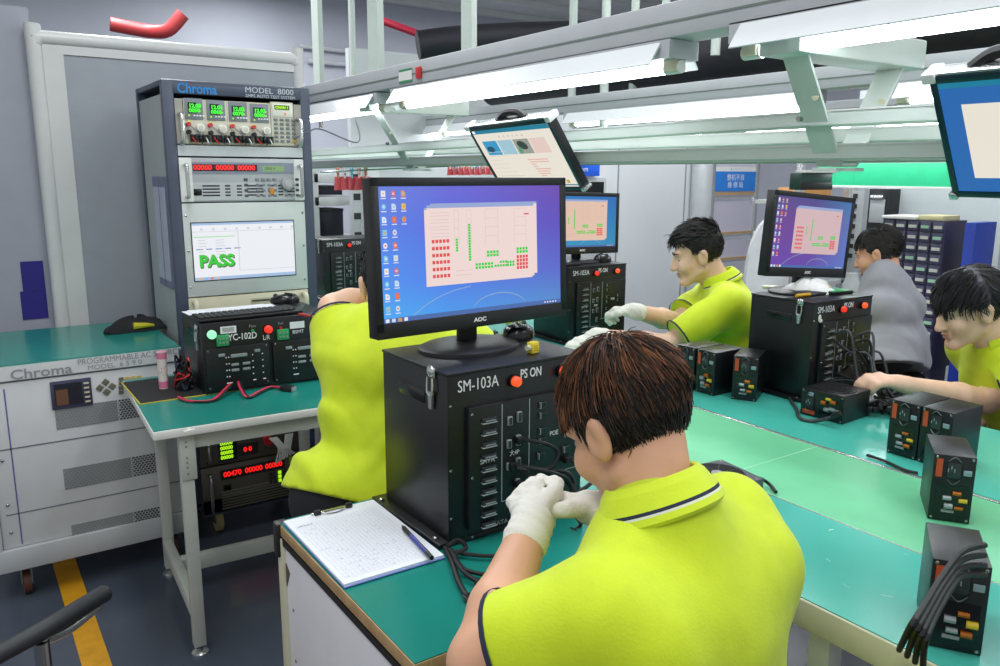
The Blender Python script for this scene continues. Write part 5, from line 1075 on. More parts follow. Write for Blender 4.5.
q = MB(); q.box(5.3, 5.36, px(858, 205, 5.33)[1]-.06, px(850, 205, 5.33)[1], 0, 1.9, lgrey); o = q.build('rack_upright'); tag(o, 'slotted grey upright left of the dark machine', 'post')
q = MB(); yq = px(853, 205, 5.3)[1]
for k in range(12): q.box(5.29, 5.3, yq-.03, yq+.0, .9+k*.07, .93+k*.07, mat('slot_dark', '2b2e30', .6))
s_ = q.build('slots', o)
# dark bench behind the far table, beside the grey-shirted worker
t = thing('rear_bench', 'dark low bench behind the bare forearm', 'bench', (3.12, 1.38, 0)); q = MB(); q.box(0, .4, 0, .7, .5, .56, blackp, .01); q.build('top', t); q = MB(); q.box(.03, .37, .03, .67, .3, .5, mat('brown_dark', '2c1f1c', .5)); q.build('apron', t)
for x in (.05, .35):
    for y in (.06, .64): MB().box(x-.02, x+.02, y-.02, y+.02, 0, .3, blackp).build('leg', t)
t = thing('rear_work_table', 'pale rear table in front of the grey-shirted worker', 'table', (3.75, 2.35, 0)); q = MB(); q.box(0, .45, 0, .6, .72, .75, white_metal, .003); q.build('table_top', t)
for x in (.04, .41):
    for y in (.04, .56): MB().box(x-.02, x+.02, y-.02, y+.02, 0, .72, white_metal).build('leg', t)
o = MB().box(0, .14, 0, .1, 0, .07, mat('blue_bin', '2440a8', .4), .01).box(.015, .125, .015, .085, .07, .075, mat('sky_blue', '5a90d8', .5)).build('blue_box', loc=(3.78, 2.52, .7505)); tag(o, 'small blue box on the rear table beside the purple monitor', 'box')
o = MB().lathe([(.04, 0), (.045, .02), (.045, .16), (.03, .2), (.032, .22)], mat('clear_jar', 'b8c0c4', .15, var=.1), 24).build('jar', loc=(3.93, 2.42, .7505)); tag(o, 'grey translucent jar in front of the grey-shirted worker', 'jar')
# black bar with a chrome end low at the left
a, b = V(pd(40, 632, 1.5)), V(pd(103, 594, 1.75))
t = thing('push_handle', 'black padded bar with a chrome stub low at the left corner', 'handle', a); d = b-a
MB().tube([(-.14, -.08, 0), (0, 0, 0), d*.5, d*.95, d], [.017, .02], mat('black_pad', '202228', .55, var=.15), n=14).build('padded_bar', t)
q = MB(); q.tube([(0, 0, -.02), d*.4+V((0, 0, -.03)), d*.9+V((0, 0, -.02))], .01, silver, n=10); q.cyl((.0, 0, -.02), (0, 0, -a[2]), .014, steel); q.build('chrome_stub', t)
# ================================================================== people
def surfnet(f, org, h):
    """naive surface nets over a signed field"""
    s = f < 0; nx, ny, nz = f.shape
    cs = [(i, j, k) for i in (0, 1) for j in (0, 1) for k in (0, 1)]
    sl = lambda a, c: a[c[0]:nx-1+c[0], c[1]:ny-1+c[1], c[2]:nz-1+c[2]]
    cnt = np.zeros((nx-1, ny-1, nz-1), np.int8)
    for c in cs: cnt += sl(s, c)
    act = (cnt > 0) & (cnt < 8); idx = -np.ones(act.shape, np.int64); n = int(act.sum()); idx[act] = np.arange(n)
    I = np.argwhere(act); P = np.zeros((n, 3)); W = np.zeros(n)
    for a in cs:
        for ax in range(3):
            if a[ax]: continue
            b = list(a); b[ax] = 1
            fa = f[I[:, 0]+a[0], I[:, 1]+a[1], I[:, 2]+a[2]]; fb = f[I[:, 0]+b[0], I[:, 1]+b[1], I[:, 2]+b[2]]
            m = (fa < 0) != (fb < 0); t = np.where(m, fa/np.where(m, fa-fb, 1), 0)
            p = np.tile(np.array(a, float), (n, 1)); p[:, ax] += t; P[m] += p[m]; W[m] += 1
    P = (P/W[:, None]+I)*h+org; F = []
    for ax in range(3):
        o1, o2 = [(1, 2), (2, 0), (0, 1)][ax]
        S = [slice(1, -1)]*3; S[ax] = slice(0, -1); A = s[tuple(S)]; S2 = list(S); S2[ax] = slice(1, None); B = s[tuple(S2)]
        E = np.argwhere(A != B)
        if not len(E): continue
        off = np.ones(3, int); off[ax] = 0; E = E+off; fl = s[E[:, 0], E[:, 1], E[:, 2]]
        def g(d1, d2): q = E.copy(); q[:, o1] -= d1; q[:, o2] -= d2; return idx[q[:, 0], q[:, 1], q[:, 2]]
        Q = np.stack([g(1, 1), g(0, 1), g(0, 0), g(1, 0)], 1); Q[~fl] = Q[~fl][:, ::-1]; F.append(Q)
    return P, np.concatenate(F)
def cone(a, b, r1, r2=None, sub=False, cut=None): return ('c', np.array(a, float), np.array(b, float), r1, r1 if r2 is None else r2, sub, cut)
def ell(c, r, Rm=None, sub=False, k=None): return ('e', np.array(c, float), np.array(r, float), np.eye(3) if Rm is None else np.array(Rm, float), sub, k)
def field(prims, h, k=.025, disp=None, grow=0, planes=()):
    lo = np.full(3, 1e9); hi = -lo
    for p in prims:
        if p[0] == 'c': m = max(p[3], p[4]); lo = np.minimum(lo, np.minimum(p[1], p[2])-m); hi = np.maximum(hi, np.maximum(p[1], p[2])+m)
        else: m = p[2].max(); lo = np.minimum(lo, p[1]-m); hi = np.maximum(hi, p[1]+m)
    lo -= .03+grow; hi += .03+grow; n = np.ceil((hi-lo)/h).astype(int)+1; f = np.full(n, .2); ax = [lo[i]+h*np.arange(n[i]) for i in range(3)]
    for p in prims:
        pad = .06+grow
        if p[0] == 'c': m = max(p[3], p[4])+pad; a = np.minimum(p[1], p[2])-m; b = np.maximum(p[1], p[2])+m
        else: m = p[2].max()+pad; a = p[1]-m; b = p[1]+m
        i0 = np.clip(np.floor((a-lo)/h).astype(int), 0, n-1); i1 = np.clip(np.ceil((b-lo)/h).astype(int)+1, 1, n)
        if (i1 <= i0).any(): continue
        X, Y, Z = np.meshgrid(*[ax[i][i0[i]:i1[i]] for i in range(3)], indexing='ij'); S = tuple(slice(i0[i], i1[i]) for i in range(3))
        Q = np.stack([X, Y, Z], -1)
        if p[0] == 'c':
            ba = p[2]-p[1]; t = np.clip(((Q-p[1])@ba)/max(ba@ba, 1e-9), 0, 1); d = np.linalg.norm(Q-p[1]-t[..., None]*ba, axis=-1)-(p[3]+(p[4]-p[3])*t); sub = p[5]
            if p[6] is not None: d = np.maximum(d-grow, (Q-p[6][0])@p[6][1])+grow
        else:
            q = (Q-p[1])@p[3]; k0 = np.linalg.norm(q/p[2], axis=-1); k1 = np.linalg.norm(q/p[2]**2, axis=-1)+1e-9; d = k0*(k0-1)/k1; sub = p[4]
        g = f[S]
        if sub: kk = .008; a_, b_ = g, -d; hh = np.clip(.5-.5*(b_-a_)/kk, 0, 1); hh = np.clip(.5+.5*(a_-b_)/kk, 0, 1); f[S] = b_+(a_-b_)*hh+kk*hh*(1-hh)
        else:
            d = d-grow; kk = p[5] if p[0] == 'e' and p[5] else k; hh = np.clip(.5+.5*(g-d)/kk, 0, 1); f[S] = g+(d-g)*hh-kk*hh*(1-hh)
    if planes or disp:
        X, Y, Z = np.meshgrid(*ax, indexing='ij'); Q = np.stack([X, Y, Z], -1)
        if disp: f = f+disp(Q)
        for c, nn in planes: f = np.maximum(f, (Q-np.array(c))@np.array(nn))
    f[0] = f[-1] = .1; f[:, 0] = f[:, -1] = .1; f[:, :, 0] = f[:, :, -1] = .1
    return f, lo, h
def sdf_obj(name, parent, prims, m, h=.006, k=.025, disp=None, grow=0, planes=(), off=(0, 0, 0)):
    P, F = surfnet(*field(prims, h, k, disp, grow, planes)); P = P-np.array(off)
    me = bpy.data.meshes.new(name); me.from_pydata(P.tolist(), [], F.tolist()); me.update(); me.materials.append(m); me.polygons.foreach_set('use_smooth', [True]*len(F))
    o = bpy.data.objects.new(name, me); C.objects.link(o); o.parent = parent; return o
nz = lambda v: np.array(v, float)/np.linalg.norm(v)
skin = mat('skin', 'd9a586', .45, var=.05, scale=25, sss=.12); skin2 = mat('skin_fair', 'e6bda2', .45, var=.04, scale=25, sss=.12)
lime = mat('lime_polo', 'cbdf1a', .75, var=.04, scale=30, bump=.08, bscale=260, sheen=.15); greyt = mat('grey_shirt', '9b9ca4', .85, var=.05, bump=.08, bscale=220)
darkt = mat('dark_trousers', '1c1d24', .8, var=.1, bump=.1, bscale=150); glove_m = mat('white_glove', 'eae7de', .9, var=.04, bump=.25, bscale=260)
navy_trim = mat('navy_trim', '20263c', .8); white_trim = mat('white_trim', 'd8dcc8', .8); shoe_m = mat('shoe_black', '141416', .4)
hair_k = mat('hair_black', '1b1818', .6, var=.3, scale=90); hair_d = mat('hair_dark', '2c2725', .6, var=.3, scale=90); hair_b = mat('hair_brown', '5e3e2b', .6, var=.25, scale=90); hair_o = mat('hair_rust', '8c5a38', .6, var=.2, scale=90); hair_g = mat('hair_greyblack', '34333a', .5, var=.2, scale=90)
eye_w = mat('eye_white', 'b9b0a8', .25); eye_d = mat('eye_dark', '1a1412', .15); lip_m = mat('lips', 'c4897a', .45)
def frame(fwd, up=(0, 0, 1), roll=0):
    f = nz(fwd); l = nz(np.cross(up, f)); u = np.cross(f, l); l, u = l*math.cos(roll)+u*math.sin(roll), u*math.cos(roll)-l*math.sin(roll); return np.stack([l, f, u], 1)   # columns: left, forward, up
def head_prims(c, H):
    w = lambda p: c+H@np.array(p, float); P = []
    P.append(ell(w((0, -.014, .036)), (.074, .093, .086), H)); P.append(ell(w((0, .028, -.03)), (.061, .062, .082), H))
    for s in (-1, 1):
        P += [cone(w((s*.047, .0, -.06)), w((s*.012, .066, -.1)), .022, .018), ell(w((s*.034, .062, -.032)), (.026, .026, .028), H), ell(w((s*.076, -.008, -.012)), (.01, .021, .031), H, k=.008), ell(w((s*.082, -.016, .002)), (.008, .014, .02), H, k=.006)]
    P += [ell(w((0, .078, -.1)), (.021, .016, .016), H), cone(w((0, .088, .006)), w((0, .108, -.034)), .009, .0125), ell(w((.009, .098, -.037)), (.008, .009, .007), H, k=.006), ell(w((-.009, .098, -.037)), (.008, .009, .007), H, k=.006),
          cone(w((-.034, .078, .022)), w((.034, .078, .022)), .011), ell(w((0, .086, -.06)), (.021, .010, .006), H, k=.006), ell(w((0, .0845, -.071)), (.018, .010, .007), H, k=.006)]
    for s in (-1, 1): P += [ell(w((s*.031, .1, .003)), (.017, .013, .010), H, True), ell(w((s*.086, -.004, -.008)), (.005, .009, .014), H, True)]
    return P
def hand_prims(wr, d, n, side, curl=(.5, .5, .5, .5), thumb=.6, s=1.0, fat=0.0):
    """wr wrist, d direction of the hand, n palm normal, side +1 left / -1 right hand"""
    d = nz(d); n = nz(n-np.dot(n, d)*d); a = np.cross(n, d)*side; P = []; L = (.073, .08, .074, .058); X = (.027, .009, -.009, -.026); K = (.088, .092, .088, .08)
    P += [cone(wr, wr+d*.03*s, .022*s+fat), cone(wr+d*.02*s+a*.012*s, wr+(d*.075+a*.02)*s, .015*s+fat, .0125*s+fat), cone(wr+d*.02*s-a*.012*s, wr+(d*.07-a*.02)*s, .015*s+fat, .0125*s+fat), cone(wr+d*.02*s, wr+d*.08*s, .015*s+fat, .013*s+fat)]
    F = []
    for i in range(4):
        p = wr+(d*K[i]*.9+a*X[i])*s; c = curl[i]; ang = 0; r = (.0092, .0096, .0092, .008)[i]*s+fat
        for j, fr in enumerate((.46, .31, .25)):
            ang += c*(.8, 1.15, .8)[j]; q = p+(d*math.cos(ang)+n*math.sin(ang)+a*X[i]*.8*(j == 0))*L[i]*fr*s; F.append(cone(p, q, r*(1-.08*j), r*(.94-.1*j))); p = q
    b = wr+(d*.022+a*.02)*s; m = b+(d*.03+a*.026+n*.012)*s; e = m+(d*.028+a*.01*(1-thumb)+n*.016*thumb)*s; g = e+(d*.022-a*.006*thumb+n*.012*thumb)*s; r = .011*s+fat
    F += [cone(b, m, r*1.25, r*1.05), cone(m, e, r*1.02, r*.95), cone(e, g, r*.95, r*.8)]
    return P, F
def strands(q, c, H, n, mask, flow, length, mats, r=.0016, lift=.15, rad=(.0775, .0965, .0895), cen=(0, -.014, .036), seed=1, steps=4, wob=.2):
    rr = np.random.RandomState(seed); k = 0; cen = np.array(cen); rad = np.array(rad)
    while k < n:
        u = nz(rr.normal(size=3)); p = cen+u*rad
        if not mask(p): continue
        nrm = nz((p-cen)/rad**2); fl = flow(p)+rr.normal(size=3)*wob; fl = fl-nrm*np.dot(fl, nrm); fl = nz(fl); L = length(p)*rr.uniform(.7, 1.15); pts = [p-nrm*.002]; d = nz(fl+nrm*lift*rr.uniform(.4, 1.6)); x = p.copy()
        for j in range(steps):
            x = x+d*L/steps; w_ = (x-cen)/rad; ln = np.linalg.norm(w_); mn = 1.005+.01*(j+1)*lift
            if ln < mn: x = cen+w_/ln*mn*rad
            nn = nz((x-cen)/rad**2); f2 = flow(x); f2 = f2-nn*np.dot(f2, nn); d = nz(d+.5*nz(f2+1e-6)+np.array([0, 0, -.12])); pts.append(x.copy())
        q.tube([tuple(c+H@p_) for p_ in pts], [r*1.2]+[r*(1-j/(steps+.3)) for j in range(steps)], mats(p, rr), n=3, sub=1); k += 1
def person(label, foot, pel, neck, head, hf, bf, arms, shirt_m, shirt_name='polo_shirt', skin_m=None, gloves=(True, True), collar=True, hair=None, head_up=(0, 0, 1), hroll=0, seat=.47, legs=True, shw=.19, bulk=1.0, group=None, res=.006, legdir=None, wr=6, fold=.009, hemcut=.085, shdrop=(.0, .0), cap_mat=None, sleeve=.62):
    skin_m = skin_m or skin; pel, neck, head = (np.array(v, float) for v in (pel, neck, head)); off = np.array([pel[0], pel[1], 0]); t = thing('person', label, 'person', off, 0, group)
    f = nz([bf[0], bf[1], 0]); l = np.array([-f[1], f[0], 0]); up = nz(neck-pel); H = frame(hf, head_up, hroll); b = bulk
    fp = nz(f-up*np.dot(f, up)); chest = pel+(neck-pel)*.66+fp*.01; belly = pel+(neck-pel)*.3
    sh = [neck-up*.055+l*shw*s-fp*.005+np.array([0, 0, -sd]) for s, sd in zip((1, -1), shdrop)]
    tor = [cone(pel+l*.075, pel-l*.075, .115*b), ell(belly, (.155*b, .112*b, .16), np.stack([l, fp, up], 1)), ell(chest, (.168*b, .112*b, .19), np.stack([l, fp, up], 1)), cone(chest+l*.08, chest-l*.08, .105*b),
           cone(sh[0]-l*.03, neck-up*.02, .058, .055), cone(sh[1]+l*.03, neck-up*.02, .058, .055), cone(sh[0]-l*.045-up*.05-fp*.03, sh[1]+l*.045-up*.05-fp*.03, .082), cone(neck-up*.01-fp*.028, chest-fp*.05, .055, .075)]
    bp = list(tor); bp += [cone(neck-up*.04, head-H@np.array([0, .014, .05]), .052, .049), cone(neck-fp*.012-up*.03, head-H@np.array([0, .036, .03]), .046, .046)]+head_prims(head, H)
    armp, gl, slv = [], [], []
    for i, (el, wrist, hd, hn, curl) in enumerate(arms):
        s = 1 if i == 0 else -1; el, wrist = np.array(el, float), np.array(wrist, float); S = sh[i]; dr = nz(wrist-el)
        armp += [cone(S, S+(el-S)*.5, .052, .047), cone(S+(el-S)*.5, el, .047, .039), cone(el, el+(wrist-el)*.35, .04, .041), cone(el+(wrist-el)*.35, wrist, .041, .0265)]
        c_ = S+(el-S)*sleeve; slv += [cone(S, S+(el-S)*(sleeve+.1), .061, .0645, cut=(c_, nz(el-S)))]
        hp, hf_ = hand_prims(wrist, np.array(hd, float), np.array(hn, float), s, curl)
        if gloves[i]: armp += [cone(wrist, wrist+nz(hd)*.03, .022, .018)]; gl.append((i, wrist, dr, hand_prims(wrist, np.array(hd, float), np.array(hn, float), s, curl, s=.93, fat=.0018)))
        else: armp += hp+[p+() for p in hf_]
    bp += armp
    hips = [pel+l*.085*s for s in (1, -1)]; lp, shoes = [], []
    if legs:
        ld = f if legdir is None else nz([legdir[0], legdir[1], 0])
        for i, s in enumerate((1, -1)):
            kn = np.array([*(hips[i][:2]+ld[:2]*.38+l[:2]*.05*s), max(.42, pel[2]-.04)]); an = np.array([*(kn[:2]-ld[:2]*.05), .09])
            lp += [cone(hips[i], kn, .088, .06), cone(kn, an, .058, .04)]; shoes.append((an, ld))
        bp += [cone(p[1], p[2], p[3]*.93, p[4]*.93) for p in lp]
    sdf_obj('body', t, bp, skin_m, res, .016, off=off)
    # shirt with soft folds
    rs = np.random.RandomState(wr); ks = [(nz(rs.normal(size=3)+np.array([0, 0, .2]))*rs.uniform(24, 60), rs.uniform(0, 6.28)) for _ in range(7)]
    fold_d = [nz(l*.8+up*.9), nz(-l*.8+up*.9)]
    def disp(Q):
        q = Q-pel; v = np.zeros(Q.shape[:-1])
        for kk, ph in ks: v += .0011*np.sin(q@kk+ph)
        low = np.clip(1-(q@up)/.42, 0, 1); side = q@l
        for i, fd in enumerate(fold_d): v += fold*low*np.clip(.35+(side if i == 0 else -side)*5, 0, 1)*np.maximum(0, np.sin(q@np.cross(fd, fp)*58+2.2*np.sin(q@fd*9+i)+i))
        return -v
    hem = pel-up*.02
    so = sdf_obj(shirt_name, t, tor+slv+[cone(pel+l*.09+fp*.0, pel-l*.09, .125*b), cone(pel+l*.1-up*.09, pel-l*.1-up*.09, .125*b)], shirt_m, .0065, .03, disp, grow=.011, planes=[(hem-up*hemcut, -up), ] , off=off)
    if collar:
        n = 40; q = MB(); tl = nz(nz(head-neck)+up*1.2); N0 = neck+tl*.012-off; Fx = nz(fp-tl*np.dot(fp, tl)); rings = [(.062, -.006, lime), (.0575, .034, lime), (.0585, .044, lime), (.063, .0455, lime), (.071, .035, lime), (.0815, .013, navy_trim), (.083, .0085, white_trim), (.084, .0055, lime), (.087, -.003, lime), (.083, -.008, lime)]
        vs = []
        for r_, z_, m_ in rings:
            for i in range(n):
                a = R(24)+2*math.pi*i/n*(1-48/360)-math.pi/2+math.pi/2+math.pi/2; vs.append(tuple(N0+(l*math.cos(a)*r_*1.02+Fx*math.sin(a)*r_*1.06)+tl*z_-Fx*.012))
        for j in range(len(rings)-1): q.add([vs[j*n+i] for i in range(n)]+[vs[(j+1)*n+i] for i in range(n)], [(i, i+1, n+i+1, n+i) for i in range(n-1)], rings[j][2] if j else shirt_m)
        q.build('collar', so)
        for i, (el, *_ ) in enumerate(arms):
            S = sh[i]; el = np.array(el, float); d = nz(el-S); c_ = S+(el-S)*sleeve-off; q = MB()
            q.tube([tuple(c_-d*.006), tuple(c_+d*.001)], .0782, navy_trim, n=28, sub=1, cap=False); q.build('sleeve_band', so)
    for i, wrist, dr, (hp, hf_) in gl:
        sdf_obj('glove', t, [cone(wrist-dr*.03, wrist, .0345, .031), cone(wrist, wrist+nz(arms[i][2])*.022, .031, .027)]+hp+hf_, glove_m, .003, .007, disp=lambda Q: .0007*np.sin(Q@np.array([300., 120, 200])), off=off)
    if legs:
        lp2 = lp+[cone(pel+l*.08, pel-l*.08, .118*b)]
        sdf_obj('trousers', t, lp2, darkt, .009, .03, grow=.008, planes=[(pel+np.array([0, 0, .06]), (0, 0, 1))], off=off)
        for an, ld in shoes: sdf_obj('shoe', t, [cone(np.array([an[0], an[1], .05])-ld*.05, np.array([an[0], an[1], .045])+ld*.14, .042, .038), cone(np.array([an[0], an[1], .05]), np.array([an[0], an[1], .1]), .045)], shoe_m, .008, .02, planes=[((0, 0, .004), (0, 0, -1))], off=off)
    c = head-off
    for s in (1, -1):
        q = MB(); q.ball(tuple(c+H@np.array([s*.031, .0742, .000])), .0085, eye_w, 14); e = q.build('eye', t); q = MB(); q.ball(tuple(c+H@np.array([s*.031, .0772, -.003])), .0062, eye_d, 10); q.build('iris', e)
        q = MB(); q.tube([tuple(c+H@np.array(p_)) for p_ in ((s*.012, .0915, .021), (s*.03, .0905, .027), (s*.048, .078, .022))], [.0034, .0018], hair_k, n=6); q.build('eyebrow', t)
    q = MB(); q.ball((0, 0, 0), (.02, .009, .0055), lip_m, 14, T=M.Translation(V(c+H@np.array([0, .0895, -.0605]))) @ M(np.vstack([np.hstack([H, np.zeros((3, 1))]), [0, 0, 0, 1]]).tolist()));
    q.ball((0, 0, 0), (.017, .009, .0062), lip_m, 14, T=M.Translation(V(c+H@np.array([0, .088, -.071]))) @ M(np.vstack([np.hstack([H, np.zeros((3, 1))]), [0, 0, 0, 1]]).tolist())); q.build('lips', t)
    if hair: hair(t, c, H)
    return t, H
def scalp(t, c, H, m, mask_planes, rad=(.0785, .0975, .0905), name='hair', h=.004, extra=()):
    w = lambda p: np.array(p, float)
    o = sdf_obj(name, t, [ell((0, -.014, .036), rad)]+[ell(*e) for e in extra], m, h, .02, disp=lambda Q: .0015*np.sin(Q[..., 0]*260+Q[..., 1]*60)+.0012*np.sin(Q[..., 1]*210+Q[..., 2]*90), planes=mask_planes)
    P = np.array([v.co for v in o.data.vertices]); P = P@H.T+c
    for v, p in zip(o.data.vertices, P): v.co = p
    return o
PL = lambda pt, nn: (np.array(pt, float), nz(nn))
def hairline(p, front=.05, low=-.035):
    x, y, z = p
    if y > .02: return z > front+.1*max(0, .06-y)*0 or (z > front-.06 and y < .045 and abs(x) > .06 and False)
    if y > -.015: return z > .012 or (abs(x) < .05 and z > .05)
    return z > low+.25*max(0, y+.05)
def merge_hair(o, q):
    """strands join the scalp into one hair mesh"""
    me = o.data; vs = [tuple(v.co) for v in me.vertices]; fs = [tuple(p.vertices) for p in me.polygons]; m = MB(); m.add(vs, fs, me.materials[0])
    for k, mm in enumerate(q.ms): pass
    off = len(m.v); m.v += q.v
    for mm in q.ms:
        if mm not in m.ms: m.ms.append(mm)
    m.f += [tuple(i+off for i in f) for f in q.f]; m.mi += [m.ms.index(q.ms[i]) for i in q.mi]
    par = o.parent; bpy.data.objects.remove(o); return m.build('hair', par, ang=80)
def hair_short(pal, n, seed, front=.06, low=-.04, L=.035, Ltop=.05, lift=.25, flowf=None, r=.0017, sides=True, rad=(.0775, .0965, .0895), planes=None):
    def f(t, c, H):
        o = scalp(t, c, H, pal(np.array([0, -.05, .0]), np.random.RandomState(1)), planes or [PL((0, .045, .05), (0, .8, -.6)), PL((0, -.02, -.035), (0, .55, -.83)), PL((0, 0, low-.005), (0, 0, -1))], rad=(rad[0]+.001, rad[1]+.001, rad[2]+.001)); q = MB()
        strands(q, c, H, n, lambda p: (p[2] > front-.35*max(0, .06-p[1])*.5 if p[1] > .03 else (p[2] > .0+.6*(p[1]+.0) if p[1] > -.02 else p[2] > low)), flowf or (lambda p: np.array([p[0]*2, -.6, -.5 if p[2] < .06 else -.05])), lambda p: Ltop if p[2] > .07 else L, pal, r=r, lift=lift, seed=seed, rad=rad)
        return merge_hair(o, q)
    return f
# ---- the worker in front, seen from behind
hd = pd(627, 424, 1.17); nk = pd(654, 519, 1.10); pel = np.array([.80, .60, .56]); hfw = np.array([-.12, .99, -.62])
def pal1(p, rr):
    if p[2] > .05: return (hair_o, hair_b, hair_b, hair_b, hair_d, hair_d)[rr.randint(6)]
    if p[2] > .015: return (hair_b, hair_d, hair_d, hair_d)[rr.randint(4)]
    return (hair_d, hair_k, hair_k, hair_g)[rr.randint(4)]
h1 = hair_short(pal1, 5200, 3, front=.05, low=-.075, L=.03, Ltop=.055, lift=.13, r=.0015, rad=(.080, .0985, .0915), flowf=lambda p: np.array([(p[0]+.012)*9+.25*(p[1]+.045)*9, (p[1]+.045)*9-.25*(p[0]+.012)*9, -.35 if p[2] > .06 else -1.0]), planes=[PL((0, .045, .04), (0, .8, -.6)), PL((0, -.02, -.03), (0, .5, -.86)), PL((0, 0, -.075), (0, 0, -1))])
wl, wr_ = pd(532, 524, 1.19), pd(604, 511, 1.24)
tl, tr = pd(524, 490, 1.26), pd(545, 495, 1.27)
A1 = person('man in a lime polo seen from behind, brown-topped hair, plugging leads into the near tester', None, pel, nk, hd, hfw, (-.22, 1.0), [
    (pd(480, 662, 1.02), wl, tl-wl, (.6, .3, -.4), (.75, .7, .75, .8)), (pd(700, 600, 1.16), wr_, tr-wr_, (-.5, .2, -.6), (.7, .75, .8, .8))], lime, hair=h1, gloves=(True, True), shw=.176, bulk=.99, res=.005, shdrop=(.02, .006), sleeve=.7, seat=.5)
# ---- worker in profile across the belt
hd = pd(697, 254, 3.28); nk = pd(719, 286, 3.30); pel = np.array([2.76, 2.16, .56])
def pal2(p, rr): return (hair_k, hair_k, hair_d)[rr.randint(3)]
h2 = hair_short(pal2, 1500, 5, front=.052, low=-.05, L=.014, Ltop=.055, lift=.55, r=.0024, rad=(.079, .098, .091), flowf=lambda p: np.array([0, .8 if p[2] > .06 else -.6, .25 if p[2] > .06 else -.6]))
wl, wr_ = pd(596, 336, 3.05), pd(634, 311, 3.14)
dl = nz(pd(560, 347, 3.02)-wl); dr = nz(pd(603, 309, 3.2)-wr_)
f2 = np.array([-.78, .62, 0])
person('black-haired man in profile in a lime polo and white gloves at the rear tester', None, pel, nk, hd, (-.78, .62, -.28), (-.72, .69), [
    (pd(668, 345, 3.1), wl, dl, (0, 0, -1), (.35, .35, .35, .4)), (pd(676, 322, 3.35), wr_, dr, (0, -.3, -1), (.9, .8, .9, .9))], lime, hair=h2, skin_m=skin2, shw=.195, bulk=1.05, sleeve=.82)
# ---- grey-shirted worker by the drawers
hd = pd(878, 253, 3.78); nk = pd(889, 284, 3.78); pel = pd(893, 342, 3.72); pel[2] = .70
h3 = hair_short(pal2, 900, 6, front=.05, low=-.055, L=.03, Ltop=.045, lift=.2, r=.0028, rad=(.081, .1, .092), flowf=lambda p: np.array([p[0]*3, .2 if p[1] > .03 else -.5, -.6]))
wl, wr_ = pd(826, 290, 3.95), pd(850, 300, 4.1)
person('man in a grey T-shirt with his back turned, sitting by the drawer cabinet', None, pel, nk, hd, (-.3, .95, -.35), (-.3, .95), [
    (pd(852, 320, 3.8), wl, (-.4, .8, .1), (.2, 0, -1), (.5, .5, .5, .5)), (pd(890, 325, 4.1), wr_, (-.5, .8, 0), (0, 0, -1), (.5, .5, .5, .5))], greyt, shirt_name='t_shirt', hair=h3, gloves=(False, False), collar=False, shw=.19, bulk=1.0, wr=9, fold=.004, shdrop=(.03, .03))
# ---- worker behind the near monitor
hd = pd(392, 284, 2.12); nk = pd(414, 333, 2.1); pel = pd(372, 478, 1.98); pel[2] = .70
h4 = hair_short(pal2, 900, 8, front=.05, low=-.06, L=.025, Ltop=.04, lift=.2, r=.0024)
wl = pd(378, 296, 2.22); wr_ = pd(428, 338, 2.15)
person('man in a lime polo bending behind the large monitor, left elbow raised', None, pel, nk, hd, (.35, .9, -.2), (.3, .95), [
    (pd(334, 309, 2.14), wl, (.6, .4, .1), (0, 0, -1), (.5, .5, .5, .5)), (pd(440, 400, 2.1), wr_, (.3, .2, .9), (-.4, .6, 0), (.6, .6, .6, .6))], lime, hair=h4, skin_m=skin2, gloves=(False, True), shw=.165, bulk=.96, fold=.012, sleeve=.7, wr=4, legdir=(.5, .85), hemcut=.015)
# ---- worker at the right edge
hd = pd(968, 308, 2.58); nk = pd(1000, 345, 2.6); pel = np.array([2.98, 1.06, .55])
def pal5(p, rr): return (hair_g, hair_g, hair_k, hair_d)[rr.randint(4)]
h5 = hair_short(pal5, 1800, 9, front=.035, low=-.07, L=.05, Ltop=.06, lift=.18, r=.0026, rad=(.085, .103, .096), flowf=lambda p: np.array([p[0]*2, .75 if p[2] > .03 and p[1] > -.02 else -.4, -.55]))
wr_ = pd(902, 381, 2.36); wl = pd(906, 385, 2.48)
person('person with dark hair at the right edge reaching a bare forearm to the right tester', None, pel, nk, hd, (-.80, .45, -.3), (-.9, .42), [
    (pd(985, 401, 2.62), wl, nz(pd(866, 376, 2.48)-wl), (.1, .2, -1), (.5, .45, .5, .6)), (pd(1035, 400, 2.85), pd(990, 412, 2.75), (-.8, .5, -.1), (0, 0, -1), (.5, .5, .5, .5))], lime, hair=h5, skin_m=skin2, gloves=(False, False), shw=.18, bulk=.95, res=.005, sleeve=.55)
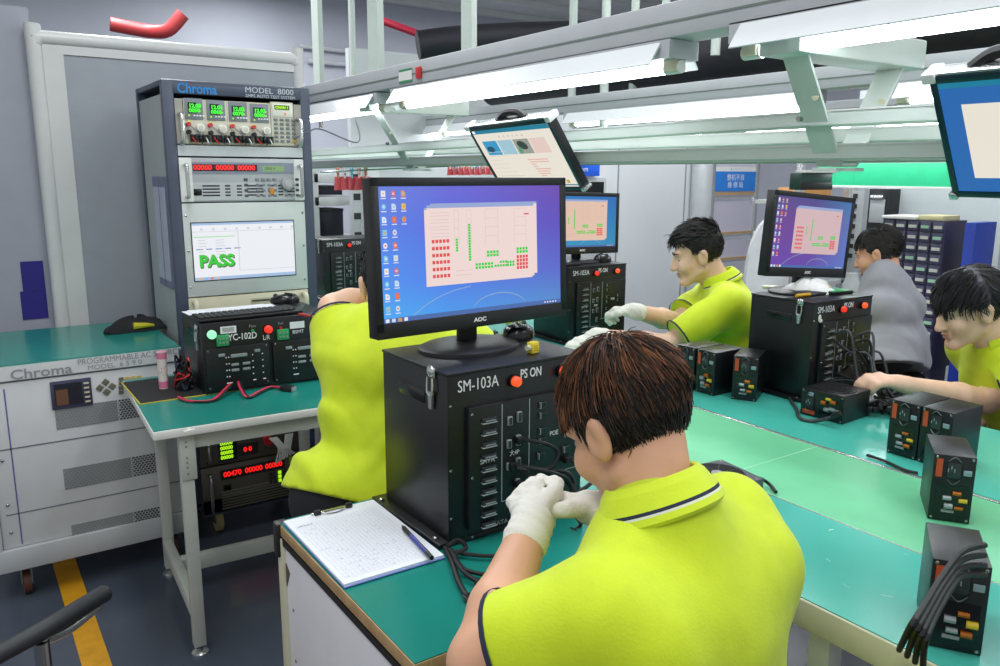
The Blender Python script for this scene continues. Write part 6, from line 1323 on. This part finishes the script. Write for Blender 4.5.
# ---- stools under the workers
def stool(x, y, h, label, m=blackp):
    t = thing('work_stool', label, 'stool', (x, y, 0), 0, 'round work stools'); q = MB(); q.lathe([(.001, h), (.15, h), (.165, h-.012), (.165, h-.04), (.15, h-.05)], m, 32); q.build('seat', t)
    for k in range(4):
        a = R(45+90*k); q = MB(); q.tube([(.11*math.cos(a), .11*math.sin(a), h-.045), (.17*math.cos(a), .17*math.sin(a), .0)], .012, rubber, n=10, sub=1); q.build('leg', t)
    q = MB(); q.tube([(.148*math.cos(a), .148*math.sin(a), h*.45) for a in np.linspace(0, 2*math.pi, 33)], .007, rubber, n=8, sub=1); q.build('foot_ring', t); return t
p4 = pel
stool(.80, .58, .425, 'black stool under the brown-haired worker in front'); stool(2.78, 2.14, .425, 'black stool under the worker in profile'); g = pd(893, 342, 3.72); stool(g[0], g[1], .57, 'black stool under the grey-shirted worker'); g = pd(372, 478, 1.98); stool(g[0]+.02, g[1]+.02, .565, 'black stool under the worker bending behind the monitor'); stool(3.0, 1.05, .415, 'black stool under the worker at the right edge')
# ------------------------------------------------------------------ light
w = bpy.data.worlds.new('world'); bpy.context.scene.world = w; w.use_nodes = True
w.node_tree.nodes['Background'].inputs[0].default_value = (.93, .97, 1, 1); w.node_tree.nodes['Background'].inputs[1].default_value = .55
def fill_light(x, y, z, sx, sy, e):  # area lights added overhead to brighten the room, not fixtures of it
    l = bpy.data.lights.new('fill_light', 'AREA'); l.shape = 'RECTANGLE'; l.size = sx; l.size_y = sy; l.energy = e; l.color = (.95, .98, 1)
    o = bpy.data.objects.new('fill_light', l); C.objects.link(o); o.location = (x, y, z)
for x, y in ((-.6, .6), (1.8, .4), (3.9, .6), (.6, 2.2), (2.6, 2.2)): fill_light(x, y, 3.15, .3, 1.8, 24)
for x, y in ((1.0, 5.2), (4.5, 3.6), (5.2, 6.2), (2.5, 6.8)): fill_light(x, y, 3.2, .3, 1.8, 60)
sc = bpy.context.scene
sc.view_settings.view_transform = 'Standard'; sc.view_settings.look = 'None'; sc.view_settings.exposure = 0; sc.view_settings.gamma = 1; sc.view_settings.use_curve_mapping = False
sc.cycles.use_denoising = True; sc.cycles.max_bounces = 6; sc.cycles.sample_clamp_indirect = 6
